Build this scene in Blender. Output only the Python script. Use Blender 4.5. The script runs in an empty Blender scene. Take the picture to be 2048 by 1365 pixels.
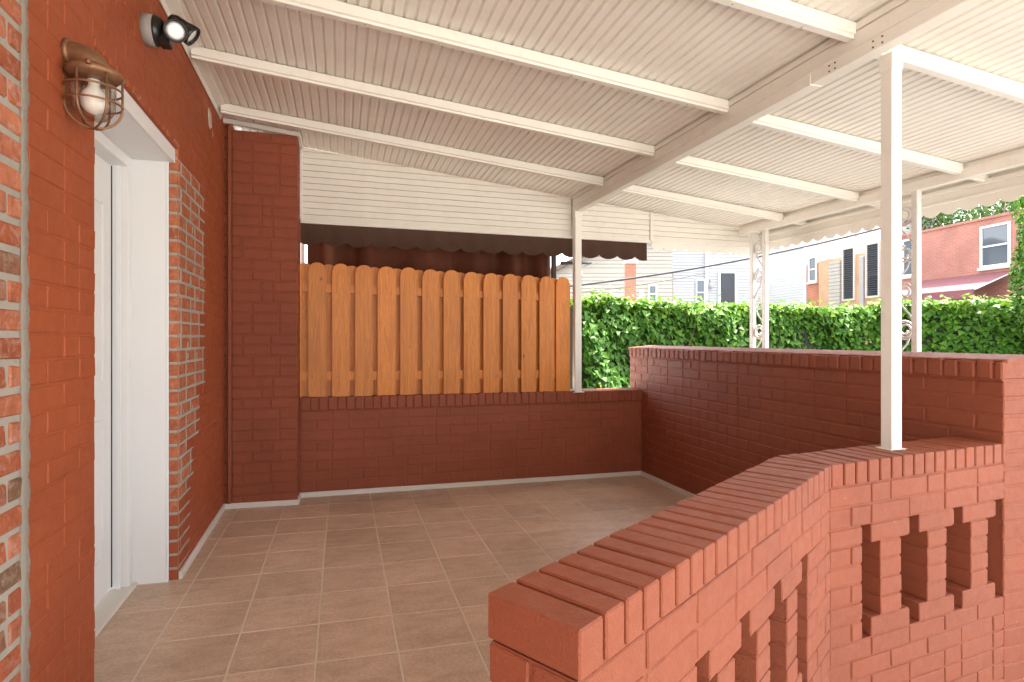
import bpy, bmesh, math, random
import numpy as np
from mathutils import Vector, Matrix, Euler
rnd = random.Random(7)
NR = np.random.RandomState(5)
R = math.radians
scene = bpy.context.scene
COL = scene.collection

# ------------------------------------------------------------------ camera
CAM = Vector((0.781, 0.0, 1.22))
YAW = math.atan(340 / 1144.0)
cd = bpy.data.cameras.new('camera')
cam = bpy.data.objects.new('camera', cd)
COL.objects.link(cam)
cam.location = CAM
cam.rotation_euler = (R(90), 0, -YAW)
cd.sensor_width = 36
cd.lens = 36 * 1144 / 2048.0
cd.shift_y = -6.5 / 2048.0
cd.clip_start = 0.02
cd.clip_end = 2000
scene.camera = cam

# ------------------------------------------------------------------ world, sun, exposure
SUN_ELEV, SUN_AZ = 67.0, 84.0        # azimuth clockwise from +Y
w = bpy.data.worlds.new('World')
scene.world = w
w.use_nodes = True
wn = w.node_tree.nodes
wl = w.node_tree.links
bg = wn['Background']
sky = wn.new('ShaderNodeTexSky')
sky.sky_type = 'NISHITA'
sky.sun_disc = False
sky.sun_elevation = R(SUN_ELEV)
sky.sun_rotation = R(SUN_AZ)
sky.air_density = 1.0
sky.dust_density = 3.0
sky.ozone_density = 0.6
hs = wn.new('ShaderNodeHueSaturation')
hs.inputs['Saturation'].default_value = 0.22
wl.new(sky.outputs[0], hs.inputs['Color'])
wl.new(hs.outputs[0], bg.inputs['Color'])
bg.inputs['Strength'].default_value = 0.15
sl = bpy.data.lights.new('sun', 'SUN')
sl.energy = 3.6
sl.angle = R(0.6)
sl.color = (1.0, 0.95, 0.87)
sun = bpy.data.objects.new('sun', sl)
COL.objects.link(sun)
_sd = Vector((math.sin(R(SUN_AZ)) * math.cos(R(SUN_ELEV)), math.cos(R(SUN_AZ)) * math.cos(R(SUN_ELEV)), math.sin(R(SUN_ELEV))))
sun.rotation_euler = (-_sd).to_track_quat('-Z', 'Y').to_euler()
sun.location = (3, -3, 12)
vs = scene.view_settings
vs.view_transform = 'Standard'
vs.look = 'None'
vs.gamma = 1
vs.use_curve_mapping = False
vs.exposure = 2.92
scene.cycles.max_bounces = 10
scene.cycles.diffuse_bounces = 6
scene.cycles.transparent_max_bounces = 8

# ------------------------------------------------------------------ material helpers
MATS = {}
def nodes_of(name):
    m = bpy.data.materials.new(name)
    m.use_nodes = True
    return m, m.node_tree.nodes, m.node_tree.links, m.node_tree.nodes['Principled BSDF']
def mixcol(n, l, a, b, fac, blend='MIX'):
    x = n.new('ShaderNodeMix'); x.data_type = 'RGBA'; x.blend_type = blend
    for s, v in ((0, fac), (6, a), (7, b)):
        if hasattr(v, 'links') or isinstance(v, bpy.types.NodeSocket): l.new(v, x.inputs[s])
        elif s == 0: x.inputs[0].default_value = v
        else: x.inputs[s].default_value = (*v, 1)
    return x.outputs[2]
def ramp(n, l, src, stops):
    r = n.new('ShaderNodeValToRGB')
    el = r.color_ramp.elements
    while len(el) < len(stops): el.new(0.5)
    for e, (p, c) in zip(el, stops):
        e.position = p
        e.color = (c, c, c, 1) if isinstance(c, (int, float)) else (*c, 1)
    l.new(src, r.inputs[0])
    return r.outputs[0]
def noise(n, l, scale, detail=4, rough=.55, vec=None, dist=0.0):
    t = n.new('ShaderNodeTexNoise')
    t.inputs['Scale'].default_value = scale; t.inputs['Detail'].default_value = detail
    t.inputs['Roughness'].default_value = rough; t.inputs['Distortion'].default_value = dist
    if vec is None:
        g = n.new('ShaderNodeNewGeometry'); vec = g.outputs['Position']
    l.new(vec, t.inputs['Vector'])
    return t.outputs['Fac']
def scaled_pos(n, l, sc):
    g = n.new('ShaderNodeNewGeometry'); m = n.new('ShaderNodeVectorMath'); m.operation = 'MULTIPLY'
    l.new(g.outputs['Position'], m.inputs[0]); m.inputs[1].default_value = sc
    return m.outputs[0]
def bump(n, l, b, h, strength, dist=.01, prev=None):
    x = n.new('ShaderNodeBump'); x.inputs['Strength'].default_value = strength; x.inputs['Distance'].default_value = dist
    l.new(h, x.inputs['Height'])
    if prev is not None: l.new(prev, x.inputs['Normal'])
    l.new(x.outputs[0], b.inputs['Normal'])
    return x.outputs[0]
def obj_random(n):
    return n.new('ShaderNodeObjectInfo').outputs['Random']

def paint_mat(name, col, rough=.6, var=.10, bscale=160, bstr=.25, rand=.08, spec=.35, grime=.0, gcol=(.1, .07, .05), chips=0):
    m, n, l, b = nodes_of(name)
    f = ramp(n, l, noise(n, l, 2.2, 5), [(.25, 1 - var), (.75, 1 + var * .6)])
    c = mixcol(n, l, col, f, 1.0, 'MULTIPLY')
    r = ramp(n, l, obj_random(n), [(0, 1 - rand), (1, 1 + rand * .6)])
    c = mixcol(n, l, c, r, 1.0, 'MULTIPLY')
    if grime:
        gm = ramp(n, l, noise(n, l, 14, 8, .7), [(.52, 0), (.72, grime)])
        c = mixcol(n, l, c, gcol, gm)
    if chips:
        cp = ramp(n, l, noise(n, l, 48, 7, .62), [(.70, 0), (.725, chips)])
        c = mixcol(n, l, c, (.46, .27, .19), cp)
    l.new(c, b.inputs['Base Color'])
    rr = ramp(n, l, noise(n, l, 30, 3), [(.3, rough - .08), (.7, rough + .1)])
    l.new(rr, b.inputs['Roughness'])
    b.inputs['Specular IOR Level'].default_value = spec
    p = bump(n, l, b, noise(n, l, bscale, 3, .6), bstr, .004)
    bump(n, l, b, noise(n, l, bscale * .3, 2, .5), bstr * .3, .006, p)
    return m

M = {}
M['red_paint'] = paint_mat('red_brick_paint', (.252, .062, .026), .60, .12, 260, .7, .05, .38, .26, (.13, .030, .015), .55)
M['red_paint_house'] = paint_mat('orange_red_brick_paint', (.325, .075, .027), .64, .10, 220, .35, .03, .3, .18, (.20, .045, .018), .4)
M['white_trim'] = paint_mat('white_trim_paint', (.74, .74, .74), .42, .03, 60, .05, 0, .4)
M['cream'] = paint_mat('cream_painted_aluminium', (.75, .715, .645), .42, .05, 40, .05, .02, .4, .16, (.42, .33, .24))
M['cream_sheet'] = paint_mat('cream_roof_sheet', (.80, .765, .695), .45, .07, 25, .06, 0, .4, .14, (.5, .4, .31))
M['grey_skirt'] = paint_mat('grey_skirting_paint', (.62, .585, .53), .55, .06, 90, .15, .03)
M['grey_box'] = paint_mat('grey_metal_box', (.30, .28, .26), .5, .04, 90, .05, 0)
M['black_plastic'] = paint_mat('black_lamp_plastic', (.012, .011, .010), .32, .05, 90, .05, 0, .5)
M['brown_cloth'] = paint_mat('brown_awning_cloth', (.060, .029, .018), .8, .1, 600, .3, 0, .2)
M['rust_cloth'] = paint_mat('rust_curtain_cloth', (.105, .034, .017), .8, .2, 400, .3, 0, .2)
M['dark_metal'] = paint_mat('dark_bronze_metal', (.05, .036, .028), .5, .1, 90, .1, 0)
M['steel'] = paint_mat('grey_steel', (.35, .34, .33), .4, .06, 90, .05, 0)
M['white_iron'] = paint_mat('white_painted_iron', (.62, .60, .57), .45, .05, 60, .08, 0, .4, .3, (.25, .16, .1))
M['concrete'] = paint_mat('pale_concrete', (.46, .44, .405), .85, .15, 60, .3, 0)
M['dark_ground'] = paint_mat('dark_ground_cover', (.085, .083, .08), .9, .25, 80, .5, 0)
M['grout'] = paint_mat('pale_grout', (.60, .505, .405), .85, .12, 300, .3, 0)
M['mortar'] = paint_mat('pale_mortar', (.37, .34, .29), .9, .14, 120, .6, .03)
M['plaster'] = paint_mat('bare_plaster_patch', (.50, .42, .34), .85, .12, 80, .4, 0)
M['house_white'] = paint_mat('white_house_siding', (.78, .78, .77), .55, .03, 20, .05, 0)
M['house_beige'] = paint_mat('beige_house_siding', (.50, .46, .40), .55, .03, 20, .05, 0)
M['roof_dark'] = paint_mat('brown_shingle_roof', (.12, .09, .07), .85, .2, 20, .3, 0)
M['mauve_cloth'] = paint_mat('mauve_awning_cloth', (.19, .07, .08), .7, .1, 60, .1, 0)
M['tan_brick'] = None
M['shutter'] = paint_mat('slate_louvre_paint', (.06, .066, .078), .5, .08, 30, .1, .05)
M['ivy_core'] = paint_mat('dark_ivy_core', (.02, .026, .012), .95, .3, 30, .4, 0)
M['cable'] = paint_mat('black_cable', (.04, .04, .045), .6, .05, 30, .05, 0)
M['bark'] = paint_mat('bark', (.13, .09, .06), .9, .25, 30, .5, 0)
M['silver_roof'] = paint_mat('pale_flat_roof', (.62, .63, .65), .5, .05, 30, .05, 0)
M['screw'] = paint_mat('dark_screw', (.09, .05, .03), .5, .05, 30, .05, 0)

def tile_mat():
    m, n, l, b = nodes_of('terracotta_floor_tile')
    v = scaled_pos(n, l, (1.0, 2.6, 1.0))
    a = ramp(n, l, noise(n, l, 5.0, 7, .62, v, .8), [(.28, (.45, .302, .212)), (.5, (.53, .37, .266)), (.74, (.60, .435, .325))])
    s = ramp(n, l, noise(n, l, 90, 3, .6), [(.35, .86), (.65, 1.08)])
    c = mixcol(n, l, a, s, 1.0, 'MULTIPLY')
    r = ramp(n, l, obj_random(n), [(0, .90), (1, 1.08)])
    c = mixcol(n, l, c, r, 1.0, 'MULTIPLY')
    stn = ramp(n, l, noise(n, l, 1.7, 6, .65, None, .6), [(.36, .86), (.56, 1.02)])
    c = mixcol(n, l, c, stn, 1.0, 'MULTIPLY')
    spk = ramp(n, l, noise(n, l, 130, 2, .5), [(.70, 0), (.76, .35)])
    c = mixcol(n, l, c, (.14, .09, .06), spk)
    l.new(c, b.inputs['Base Color'])
    l.new(ramp(n, l, noise(n, l, 16, 4), [(.3, .34), (.7, .52)]), b.inputs['Roughness'])
    b.inputs['Specular IOR Level'].default_value = .45
    p = bump(n, l, b, noise(n, l, 45, 5, .6, v), .12, .004)
    return m
M['tile'] = tile_mat()

def bare_brick_mat(name, cols, smear):
    m, n, l, b = nodes_of(name)
    c = ramp(n, l, obj_random(n), [(0, cols[0]), (.35, cols[1]), (.7, cols[2]), (1, cols[3])])
    f = ramp(n, l, noise(n, l, 22, 6, .65), [(.3, .72), (.7, 1.2)])
    c = mixcol(n, l, c, f, 1.0, 'MULTIPLY')
    sm = ramp(n, l, noise(n, l, 26, 8, .72, None, 1.2), [(.50, 0), (.78, smear)])
    c = mixcol(n, l, c, (.50, .41, .34), sm)
    l.new(c, b.inputs['Base Color'])
    b.inputs['Roughness'].default_value = .88
    b.inputs['Specular IOR Level'].default_value = .2
    p = bump(n, l, b, noise(n, l, 140, 5, .7), .6, .004)
    bump(n, l, b, noise(n, l, 30, 4, .6), .5, .008, p)
    return m
M['bare'] = bare_brick_mat('bare_old_brick', [(.42, .115, .05), (.30, .085, .04), (.46, .16, .085), (.17, .095, .055)], .75)
M['bare2'] = bare_brick_mat('bare_red_brick', [(.44, .13, .055), (.36, .10, .045), (.48, .15, .07), (.40, .12, .05)], .62)

def wood_mat():
    m, n, l, b = nodes_of('honey_cedar_board')
    # long grain along z, shifted per board
    g = n.new('ShaderNodeNewGeometry'); rn = obj_random(n)
    mm = n.new('ShaderNodeVectorMath'); mm.operation = 'MULTIPLY'; mm.inputs[1].default_value = (9, 9, .55)
    l.new(g.outputs['Position'], mm.inputs[0])
    ad = n.new('ShaderNodeVectorMath'); ad.operation = 'ADD'
    cm = n.new('ShaderNodeCombineXYZ')
    mu = n.new('ShaderNodeMath'); mu.operation = 'MULTIPLY'; mu.inputs[1].default_value = 40
    l.new(rn, mu.inputs[0]); l.new(mu.outputs[0], cm.inputs[2]); l.new(mu.outputs[0], cm.inputs[0])
    l.new(mm.outputs[0], ad.inputs[0]); l.new(cm.outputs[0], ad.inputs[1])
    gr = noise(n, l, 1.6, 5, .6, ad.outputs[0], 1.6)
    wv = n.new('ShaderNodeMath'); wv.operation = 'SINE'
    m3 = n.new('ShaderNodeMath'); m3.operation = 'MULTIPLY'; m3.inputs[1].default_value = 55
    l.new(gr, m3.inputs[0]); l.new(m3.outputs[0], wv.inputs[0])
    c = ramp(n, l, gr, [(.3, (.54, .168, .020)), (.55, (.64, .22, .030)), (.75, (.57, .182, .024))])
    st = ramp(n, l, wv.outputs[0], [(0, .88), (.6, 1.03), (1, 1.05)])
    c = mixcol(n, l, c, st, 1.0, 'MULTIPLY')
    fine = ramp(n, l, noise(n, l, 6, 5, .7, ad.outputs[0]), [(.35, .88), (.65, 1.06)])
    c = mixcol(n, l, c, fine, 1.0, 'MULTIPLY')
    kn = n.new('ShaderNodeTexVoronoi'); kn.inputs['Scale'].default_value = 4.2
    m4 = n.new('ShaderNodeVectorMath'); m4.operation = 'MULTIPLY'; m4.inputs[1].default_value = (1, 1, .6)
    l.new(g.outputs['Position'], m4.inputs[0]); l.new(m4.outputs[0], kn.inputs['Vector'])
    kf = ramp(n, l, kn.outputs['Distance'], [(.025, .8), (.055, 0)])
    c = mixcol(n, l, c, (.14, .05, .015), kf)
    r = ramp(n, l, rn, [(0, .88), (1, 1.1)])
    c = mixcol(n, l, c, r, 1.0, 'MULTIPLY')
    l.new(c, b.inputs['Base Color'])
    b.inputs['Roughness'].default_value = .5
    bump(n, l, b, gr, .15, .006)
    return m
M['wood'] = wood_mat()

def course_brick_mat(name, c1, c2, cm, scale=1.0, uvec=(1, 0, 0)):
    # far-off brickwork, too small to pick apart
    m, n, l, b = nodes_of(name)
    t = n.new('ShaderNodeTexCoord')
    sp = n.new('ShaderNodeSeparateXYZ'); l.new(t.outputs['Object'], sp.inputs[0])
    cb = n.new('ShaderNodeCombineXYZ'); l.new(sp.outputs[0], cb.inputs[0]); l.new(sp.outputs[2], cb.inputs[1])
    br = n.new('ShaderNodeTexBrick')
    br.inputs['Scale'].default_value = scale
    br.inputs['Brick Width'].default_value = .21; br.inputs['Row Height'].default_value = .072
    br.inputs['Mortar Size'].default_value = .008; br.inputs['Mortar Smooth'].default_value = .4
    br.inputs['Color1'].default_value = (*c1, 1); br.inputs['Color2'].default_value = (*c2, 1); br.inputs['Mortar'].default_value = (*cm, 1)
    l.new(cb.outputs[0], br.inputs['Vector'])
    f = ramp(n, l, noise(n, l, 1.3, 5), [(.3, .85), (.7, 1.12)])
    c = mixcol(n, l, br.outputs['Color'], f, 1.0, 'MULTIPLY')
    l.new(c, b.inputs['Base Color']); b.inputs['Roughness'].default_value = .85
    iv = n.new('ShaderNodeMath'); iv.operation = 'SUBTRACT'; iv.inputs[0].default_value = 1; l.new(br.outputs['Fac'], iv.inputs[1])
    bump(n, l, b, iv.outputs[0], .5, .008)
    return m
M['far_brick'] = course_brick_mat('pink_brick_facade', (.36, .155, .12), (.33, .135, .10), (.38, .22, .18))
M['tan_brick'] = course_brick_mat('tan_brick_facade', (.50, .30, .17), (.45, .27, .15), (.5, .36, .24))
M['chim_brick'] = course_brick_mat('orange_brick_chimney', (.42, .15, .085), (.36, .12, .07), (.42, .25, .18))

def siding_mat(name, col, pitch):
    m, n, l, b = nodes_of(name)
    t = n.new('ShaderNodeTexCoord'); sp = n.new('ShaderNodeSeparateXYZ'); l.new(t.outputs['Object'], sp.inputs[0])
    d = n.new('ShaderNodeMath'); d.operation = 'DIVIDE'; d.inputs[1].default_value = pitch; l.new(sp.outputs[2], d.inputs[0])
    fr = n.new('ShaderNodeMath'); fr.operation = 'FRACT'; l.new(d.outputs[0], fr.inputs[0])
    f = ramp(n, l, noise(n, l, 1.2, 4), [(.3, .95), (.7, 1.03)])
    c = mixcol(n, l, col, f, 1.0, 'MULTIPLY')
    l.new(c, b.inputs['Base Color']); b.inputs['Roughness'].default_value = .55
    h = ramp(n, l, fr.outputs[0], [(0, 1.0), (.88, .25), (.92, 0), (1, 1)])
    bump(n, l, b, h, 1.0, .05)
    return m
M['siding_white'] = siding_mat('white_lap_siding', (.36, .37, .38), .13)
M['siding_beige'] = siding_mat('beige_lap_siding', (.34, .315, .27), .16)

def glass_mat(name, col, rough=.05):
    m, n, l, b = nodes_of(name)
    b.inputs['Base Color'].default_value = (*col, 1); b.inputs['Roughness'].default_value = rough
    b.inputs['Specular IOR Level'].default_value = .8
    return m
M['pane'] = glass_mat('window_pane', (.09, .11, .13))
M['pane_dark'] = glass_mat('dark_window_pane', (.025, .028, .03))
def clear_glass():
    m, n, l, b = nodes_of('clear_lamp_glass')
    b.inputs['Base Color'].default_value = (1, .98, .95, 1); b.inputs['Roughness'].default_value = .02
    tr = n.new('ShaderNodeBsdfTransparent'); tr.inputs[0].default_value = (.9, .88, .85, 1)
    gl = n.new('ShaderNodeBsdfGlossy'); gl.inputs['Roughness'].default_value = .04
    lw = n.new('ShaderNodeLayerWeight'); lw.inputs[0].default_value = .25
    mx = n.new('ShaderNodeMixShader'); l.new(lw.outputs['Facing'], mx.inputs[0])
    l.new(tr.outputs[0], mx.inputs[1]); l.new(gl.outputs[0], mx.inputs[2])
    l.new(mx.outputs[0], n['Material Output'].inputs[0])
    return m
M['glass'] = clear_glass()
def bronze():
    m, n, l, b = nodes_of('aged_copper_bronze')
    c = ramp(n, l, noise(n, l, 18, 5, .6), [(.3, (.19, .095, .045)), (.7, (.30, .16, .085))])
    l.new(c, b.inputs['Base Color']); b.inputs['Metallic'].default_value = .55; b.inputs['Roughness'].default_value = .48
    return m
M['bronze'] = bronze()
def porcelain(name, col, rough):
    m, n, l, b = nodes_of(name)
    b.inputs['Base Color'].default_value = (*col, 1); b.inputs['Roughness'].default_value = rough
    return m
M['bulb'] = porcelain('frosted_bulb', (.82, .80, .77), .25)
M['lens'] = porcelain('frosted_lens', (.80, .80, .80), .2)

def leaf_mat(name, a, b_, c_):
    m, n, l, b = nodes_of(name)
    at = n.new('ShaderNodeAttribute'); at.attribute_name = 'tone'
    c = ramp(n, l, at.outputs['Fac'], [(0, a), (.5, b_), (1, c_)])
    l.new(c, b.inputs['Base Color']); b.inputs['Roughness'].default_value = .5
    b.inputs['Specular IOR Level'].default_value = .22
    tr = n.new('ShaderNodeBsdfTranslucent'); l.new(c, tr.inputs[0])
    mx = n.new('ShaderNodeMixShader'); mx.inputs[0].default_value = .28
    l.new(b.outputs[0], mx.inputs[1]); l.new(tr.outputs[0], mx.inputs[2])
    l.new(mx.outputs[0], n['Material Output'].inputs[0])
    return m
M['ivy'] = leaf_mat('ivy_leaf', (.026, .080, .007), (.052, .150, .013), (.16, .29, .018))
M['tree_leaf'] = leaf_mat('tree_leaf', (.03, .07, .02), (.05, .11, .025), (.10, .17, .035))

# ------------------------------------------------------------------ object helpers
def link(name, data, parent=None, loc=(0, 0, 0), rot=(0, 0, 0), mat=None):
    o = bpy.data.objects.new(name, data)
    COL.objects.link(o)
    o.location = loc; o.rotation_euler = rot
    if parent is not None: o.parent = parent
    if mat is not None and data is not None and not data.materials: data.materials.append(mat)
    return o
def tag(o, label, cat, group=None):
    o['label'] = label; o['category'] = cat
    if group: o['group'] = group
    return o
def thing(name, label, cat, loc=(0, 0, 0), rot=(0, 0, 0), group=None):
    return tag(link(name, None, None, loc, rot), label, cat, group)
def mesh_of(verts, faces, name='m', smooth=False):
    me = bpy.data.meshes.new(name)
    me.from_pydata([tuple(v) for v in verts], [], faces)
    if smooth:
        me.polygons.foreach_set('use_smooth', [True] * len(me.polygons))
    me.update()
    return me
_cache = {}
def bevbox(sx, sy, sz, bev=.004, var=0, jit=.0, smooth=False):
    """bevelled block centred on its origin, shared between alike pieces"""
    key = (round(sx, 3), round(sy, 3), round(sz, 3), round(bev, 4), var, jit, smooth)
    if key in _cache: return _cache[key]
    bm = bmesh.new()
    bmesh.ops.create_cube(bm, size=1)
    rr = random.Random(hash(key) & 0xffff)
    for v in bm.verts:
        v.co = Vector((v.co.x * sx, v.co.y * sy, v.co.z * sz)) + Vector([rr.uniform(-jit, jit) for _ in range(3)])
    if bev > 0:
        bmesh.ops.bevel(bm, geom=bm.edges[:], offset=bev, segments=1, affect='EDGES', profile=.5)
    me = bpy.data.meshes.new('block')
    bm.to_mesh(me); bm.free()
    if smooth: me.polygons.foreach_set('use_smooth', [True] * len(me.polygons))
    _cache[key] = me
    return me
_mcache = {}
def with_mat(me, mat):
    k = (me.name, mat.name)
    if k not in _mcache:
        c = me if not me.materials else me.copy()
        if me.materials: c.materials.clear()
        c.materials.append(mat)
        _mcache[k] = c
    return _mcache[k]
def box(name, parent, mn, mx, mat, bev=.0, rot=(0, 0, 0), jit=0):
    c = [(a + b) / 2 for a, b in zip(mn, mx)]; s = [b - a for a, b in zip(mn, mx)]
    me = with_mat(bevbox(*s, bev=bev, jit=jit, smooth=False), mat)
    return link(name, me, parent, c, rot)
def clip_poly(poly, a, b, c):
    """keep the side a*x+b*y+c<=0"""
    out = []
    for i in range(len(poly)):
        p, q = poly[i], poly[(i + 1) % len(poly)]
        dp, dq = a * p[0] + b * p[1] + c, a * q[0] + b * q[1] + c
        if dp <= 0: out.append(p)
        if (dp < 0 < dq) or (dq < 0 < dp):
            t = dp / (dp - dq); out.append((p[0] + t * (q[0] - p[0]), p[1] + t * (q[1] - p[1])))
    return out
def prism_mesh(poly, z0, z1, bev=0, smooth=False, zfun=None):
    bm = bmesh.new()
    vs_ = [bm.verts.new((x, y, z0)) for x, y in poly]
    f = bm.faces.new(vs_)
    r = bmesh.ops.extrude_face_region(bm, geom=[f])
    for e in r['geom']:
        if isinstance(e, bmesh.types.BMVert): e.co.z = z1 if zfun is None else zfun(e.co.x, e.co.y)
    bmesh.ops.recalc_face_normals(bm, faces=bm.faces)
    if bev: bmesh.ops.bevel(bm, geom=bm.edges[:], offset=bev, segments=1, affect='EDGES', profile=.5)
    me = bpy.data.meshes.new('prism'); bm.to_mesh(me); bm.free()
    if smooth: me.polygons.foreach_set('use_smooth', [True] * len(me.polygons))
    return me
def boxes_mesh(bl):
    """several plain boxes of ONE part in one mesh"""
    V, Fc = [], []
    for mn, mx in bl:
        k = len(V)
        for x in (mn[0], mx[0]):
            for y in (mn[1], mx[1]):
                for z in (mn[2], mx[2]): V.append((x, y, z))
        Fc += [(k, k + 1, k + 3, k + 2), (k + 4, k + 6, k + 7, k + 5), (k, k + 4, k + 5, k + 1), (k + 2, k + 3, k + 7, k + 6), (k, k + 2, k + 6, k + 4), (k + 1, k + 5, k + 7, k + 3)]
    return mesh_of(V, Fc)
def tube_mesh(pts, r, seg=8, closed=False, radii=None):
    pts = [Vector(p) for p in pts]; n = len(pts)
    V, Fc = [], []
    prev = None
    for i, p in enumerate(pts):
        if closed: t = (pts[(i + 1) % n] - pts[i - 1]).normalized()
        else: t = (pts[min(i + 1, n - 1)] - pts[max(i - 1, 0)]).normalized()
        if prev is None:
            a = Vector((0, 0, 1)) if abs(t.z) < .9 else Vector((1, 0, 0))
            u = t.cross(a).normalized()
        else: u = (prev - t * prev.dot(t)).normalized()
        prev = u; v = t.cross(u)
        rr = radii[i] if radii else r
        for k in range(seg):
            a = 2 * math.pi * k / seg
            V.append(p + (u * math.cos(a) + v * math.sin(a)) * rr)
    m_ = n if closed else n - 1
    for i in range(m_):
        for k in range(seg):
            j = (i + 1) % n
            Fc.append((i * seg + k, i * seg + (k + 1) % seg, j * seg + (k + 1) % seg, j * seg + k))
    if not closed:
        Fc.append(tuple(range(seg))[::-1]); Fc.append(tuple((n - 1) * seg + k for k in range(seg)))
    me = mesh_of(V, Fc, smooth=True)
    return me
def lathe_mesh(prof, seg=24):
    V, Fc = [], []
    for r, z in prof:
        for k in range(seg):
            a = 2 * math.pi * k / seg; V.append((r * math.cos(a), r * math.sin(a), z))
    for i in range(len(prof) - 1):
        for k in range(seg):
            Fc.append((i * seg + k, i * seg + (k + 1) % seg, (i + 1) * seg + (k + 1) % seg, (i + 1) * seg + k))
    if prof[0][0] > 1e-4: Fc.append(tuple(range(seg))[::-1])
    if prof[-1][0] > 1e-4: Fc.append(tuple((len(prof) - 1) * seg + k for k in range(seg)))
    return mesh_of(V, Fc, smooth=True)
def ray(px):
    u = (px - 1024) / 1144.0
    s, c = math.sin(YAW), math.cos(YAW)
    return Vector((u * c + s, -u * s + c))
def at(px, D, py=None):
    """point on the ray of a photo column at view depth D"""
    r = ray(px)
    z = CAM.z + (676 - py) / 1144.0 * D if py is not None else 0
    return Vector((CAM.x + r.x * D, CAM.y + r.y * D, z))
def hit(px, P, d):
    r = ray(px); P = Vector(P) - Vector((CAM.x, CAM.y))
    det = -d[0] * r.y + d[1] * r.x
    s = (P.x * r.y - P.y * r.x) / det
    q = P + Vector(d) * s
    t = q.dot(Vector((math.sin(YAW), math.cos(YAW))))
    return s, t

# brick laying -------------------------------------------------------------
def courses(x0, x1, L, k, rr, header=.25, joint=.01):
    """split one course into bricks; returns list of (xa, xb)"""
    out = []; x = x0
    first = L * (.5 if k % 2 else 1.0)
    end = x + first
    while x < x1 - .012:
        if end > x1 - .05: end = x1
        out.append((x + joint / 2, end - joint / 2))
        x = end
        end = x + (L / 2 if rr.random() < header else L)
    return out
class Masonry:
    """collects bricks in a wall's own frame (x along, y into the wall, z up)"""
    def __init__(s, parent): s.p = parent; s.b = []
    def add(s, mn, mx, mat, bev=.004, name='brick', jit=.0008): s.b.append((mn, mx, mat, bev, name, jit))
    def build(s, limit=300, stuff='brickwork'):
        bpy.context.view_layer.update()
        W = s.p.matrix_world
        def key(t):
            c = W @ Vector([(a + b) / 2 for a, b in zip(t[0], t[1])])
            return (c - CAM).length
        s.b.sort(key=key)
        for i, (mn, mx, mat, bev, name, jit) in enumerate(s.b[:limit]):
            c = Vector([(a + b) / 2 for a, b in zip(mn, mx)])
            d = [b - a for a, b in zip(mn, mx)]
            me = with_mat(bevbox(*d, bev=bev, var=i % 4, jit=jit), mat)
            c.y += rnd.uniform(-.0008, .0008)
            link(name, me, s.p, c, (rnd.uniform(-.003, .003), rnd.uniform(-.004, .004), rnd.uniform(-.004, .004)))
        rest = s.b[limit:]
        if rest:
            by = {}
            for t in rest: by.setdefault(t[2].name, []).append(t)
            for k, ts in by.items():
                bm = bmesh.new()
                for i, (mn, mx, mat, bev, name, jit) in enumerate(ts):
                    c = Vector([(a + b) / 2 for a, b in zip(mn, mx)]); d = [b - a for a, b in zip(mn, mx)]
                    src = bevbox(*d, bev=bev, var=i % 4, jit=jit)
                    n0 = len(bm.verts); bm.from_mesh(src); bm.verts.ensure_lookup_table()
                    for v in bm.verts[n0:]: v.co += c
                me = bpy.data.meshes.new(stuff); bm.to_mesh(me); bm.free()
                me.materials.append(ts[0][2]) if not me.materials else None
                o = link(stuff, me, s.p); o['kind'] = 'stuff'

FS = -.0201
def floor_z(x): return FS * (x - CAM.x)

# ================================================================== GROUND
g = link('ground', mesh_of([(-60, -60, -.62), (120, -60, -.62), (120, 120, -.62), (-60, 120, -.62)], [(0, 1, 2, 3)]), mat=M['concrete'])
g['kind'] = 'structure'
g = link('added_dark_ground', mesh_of([(3.66, -3.0, -.616), (60, -3.0, -.616), (60, 60, -.616), (3.66, 60, -.616)], [(0, 1, 2, 3)]), mat=M['dark_ground'])  # dark sheet added over the yard to cut light bounced onto the ceiling
g['kind'] = 'structure'

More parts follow.
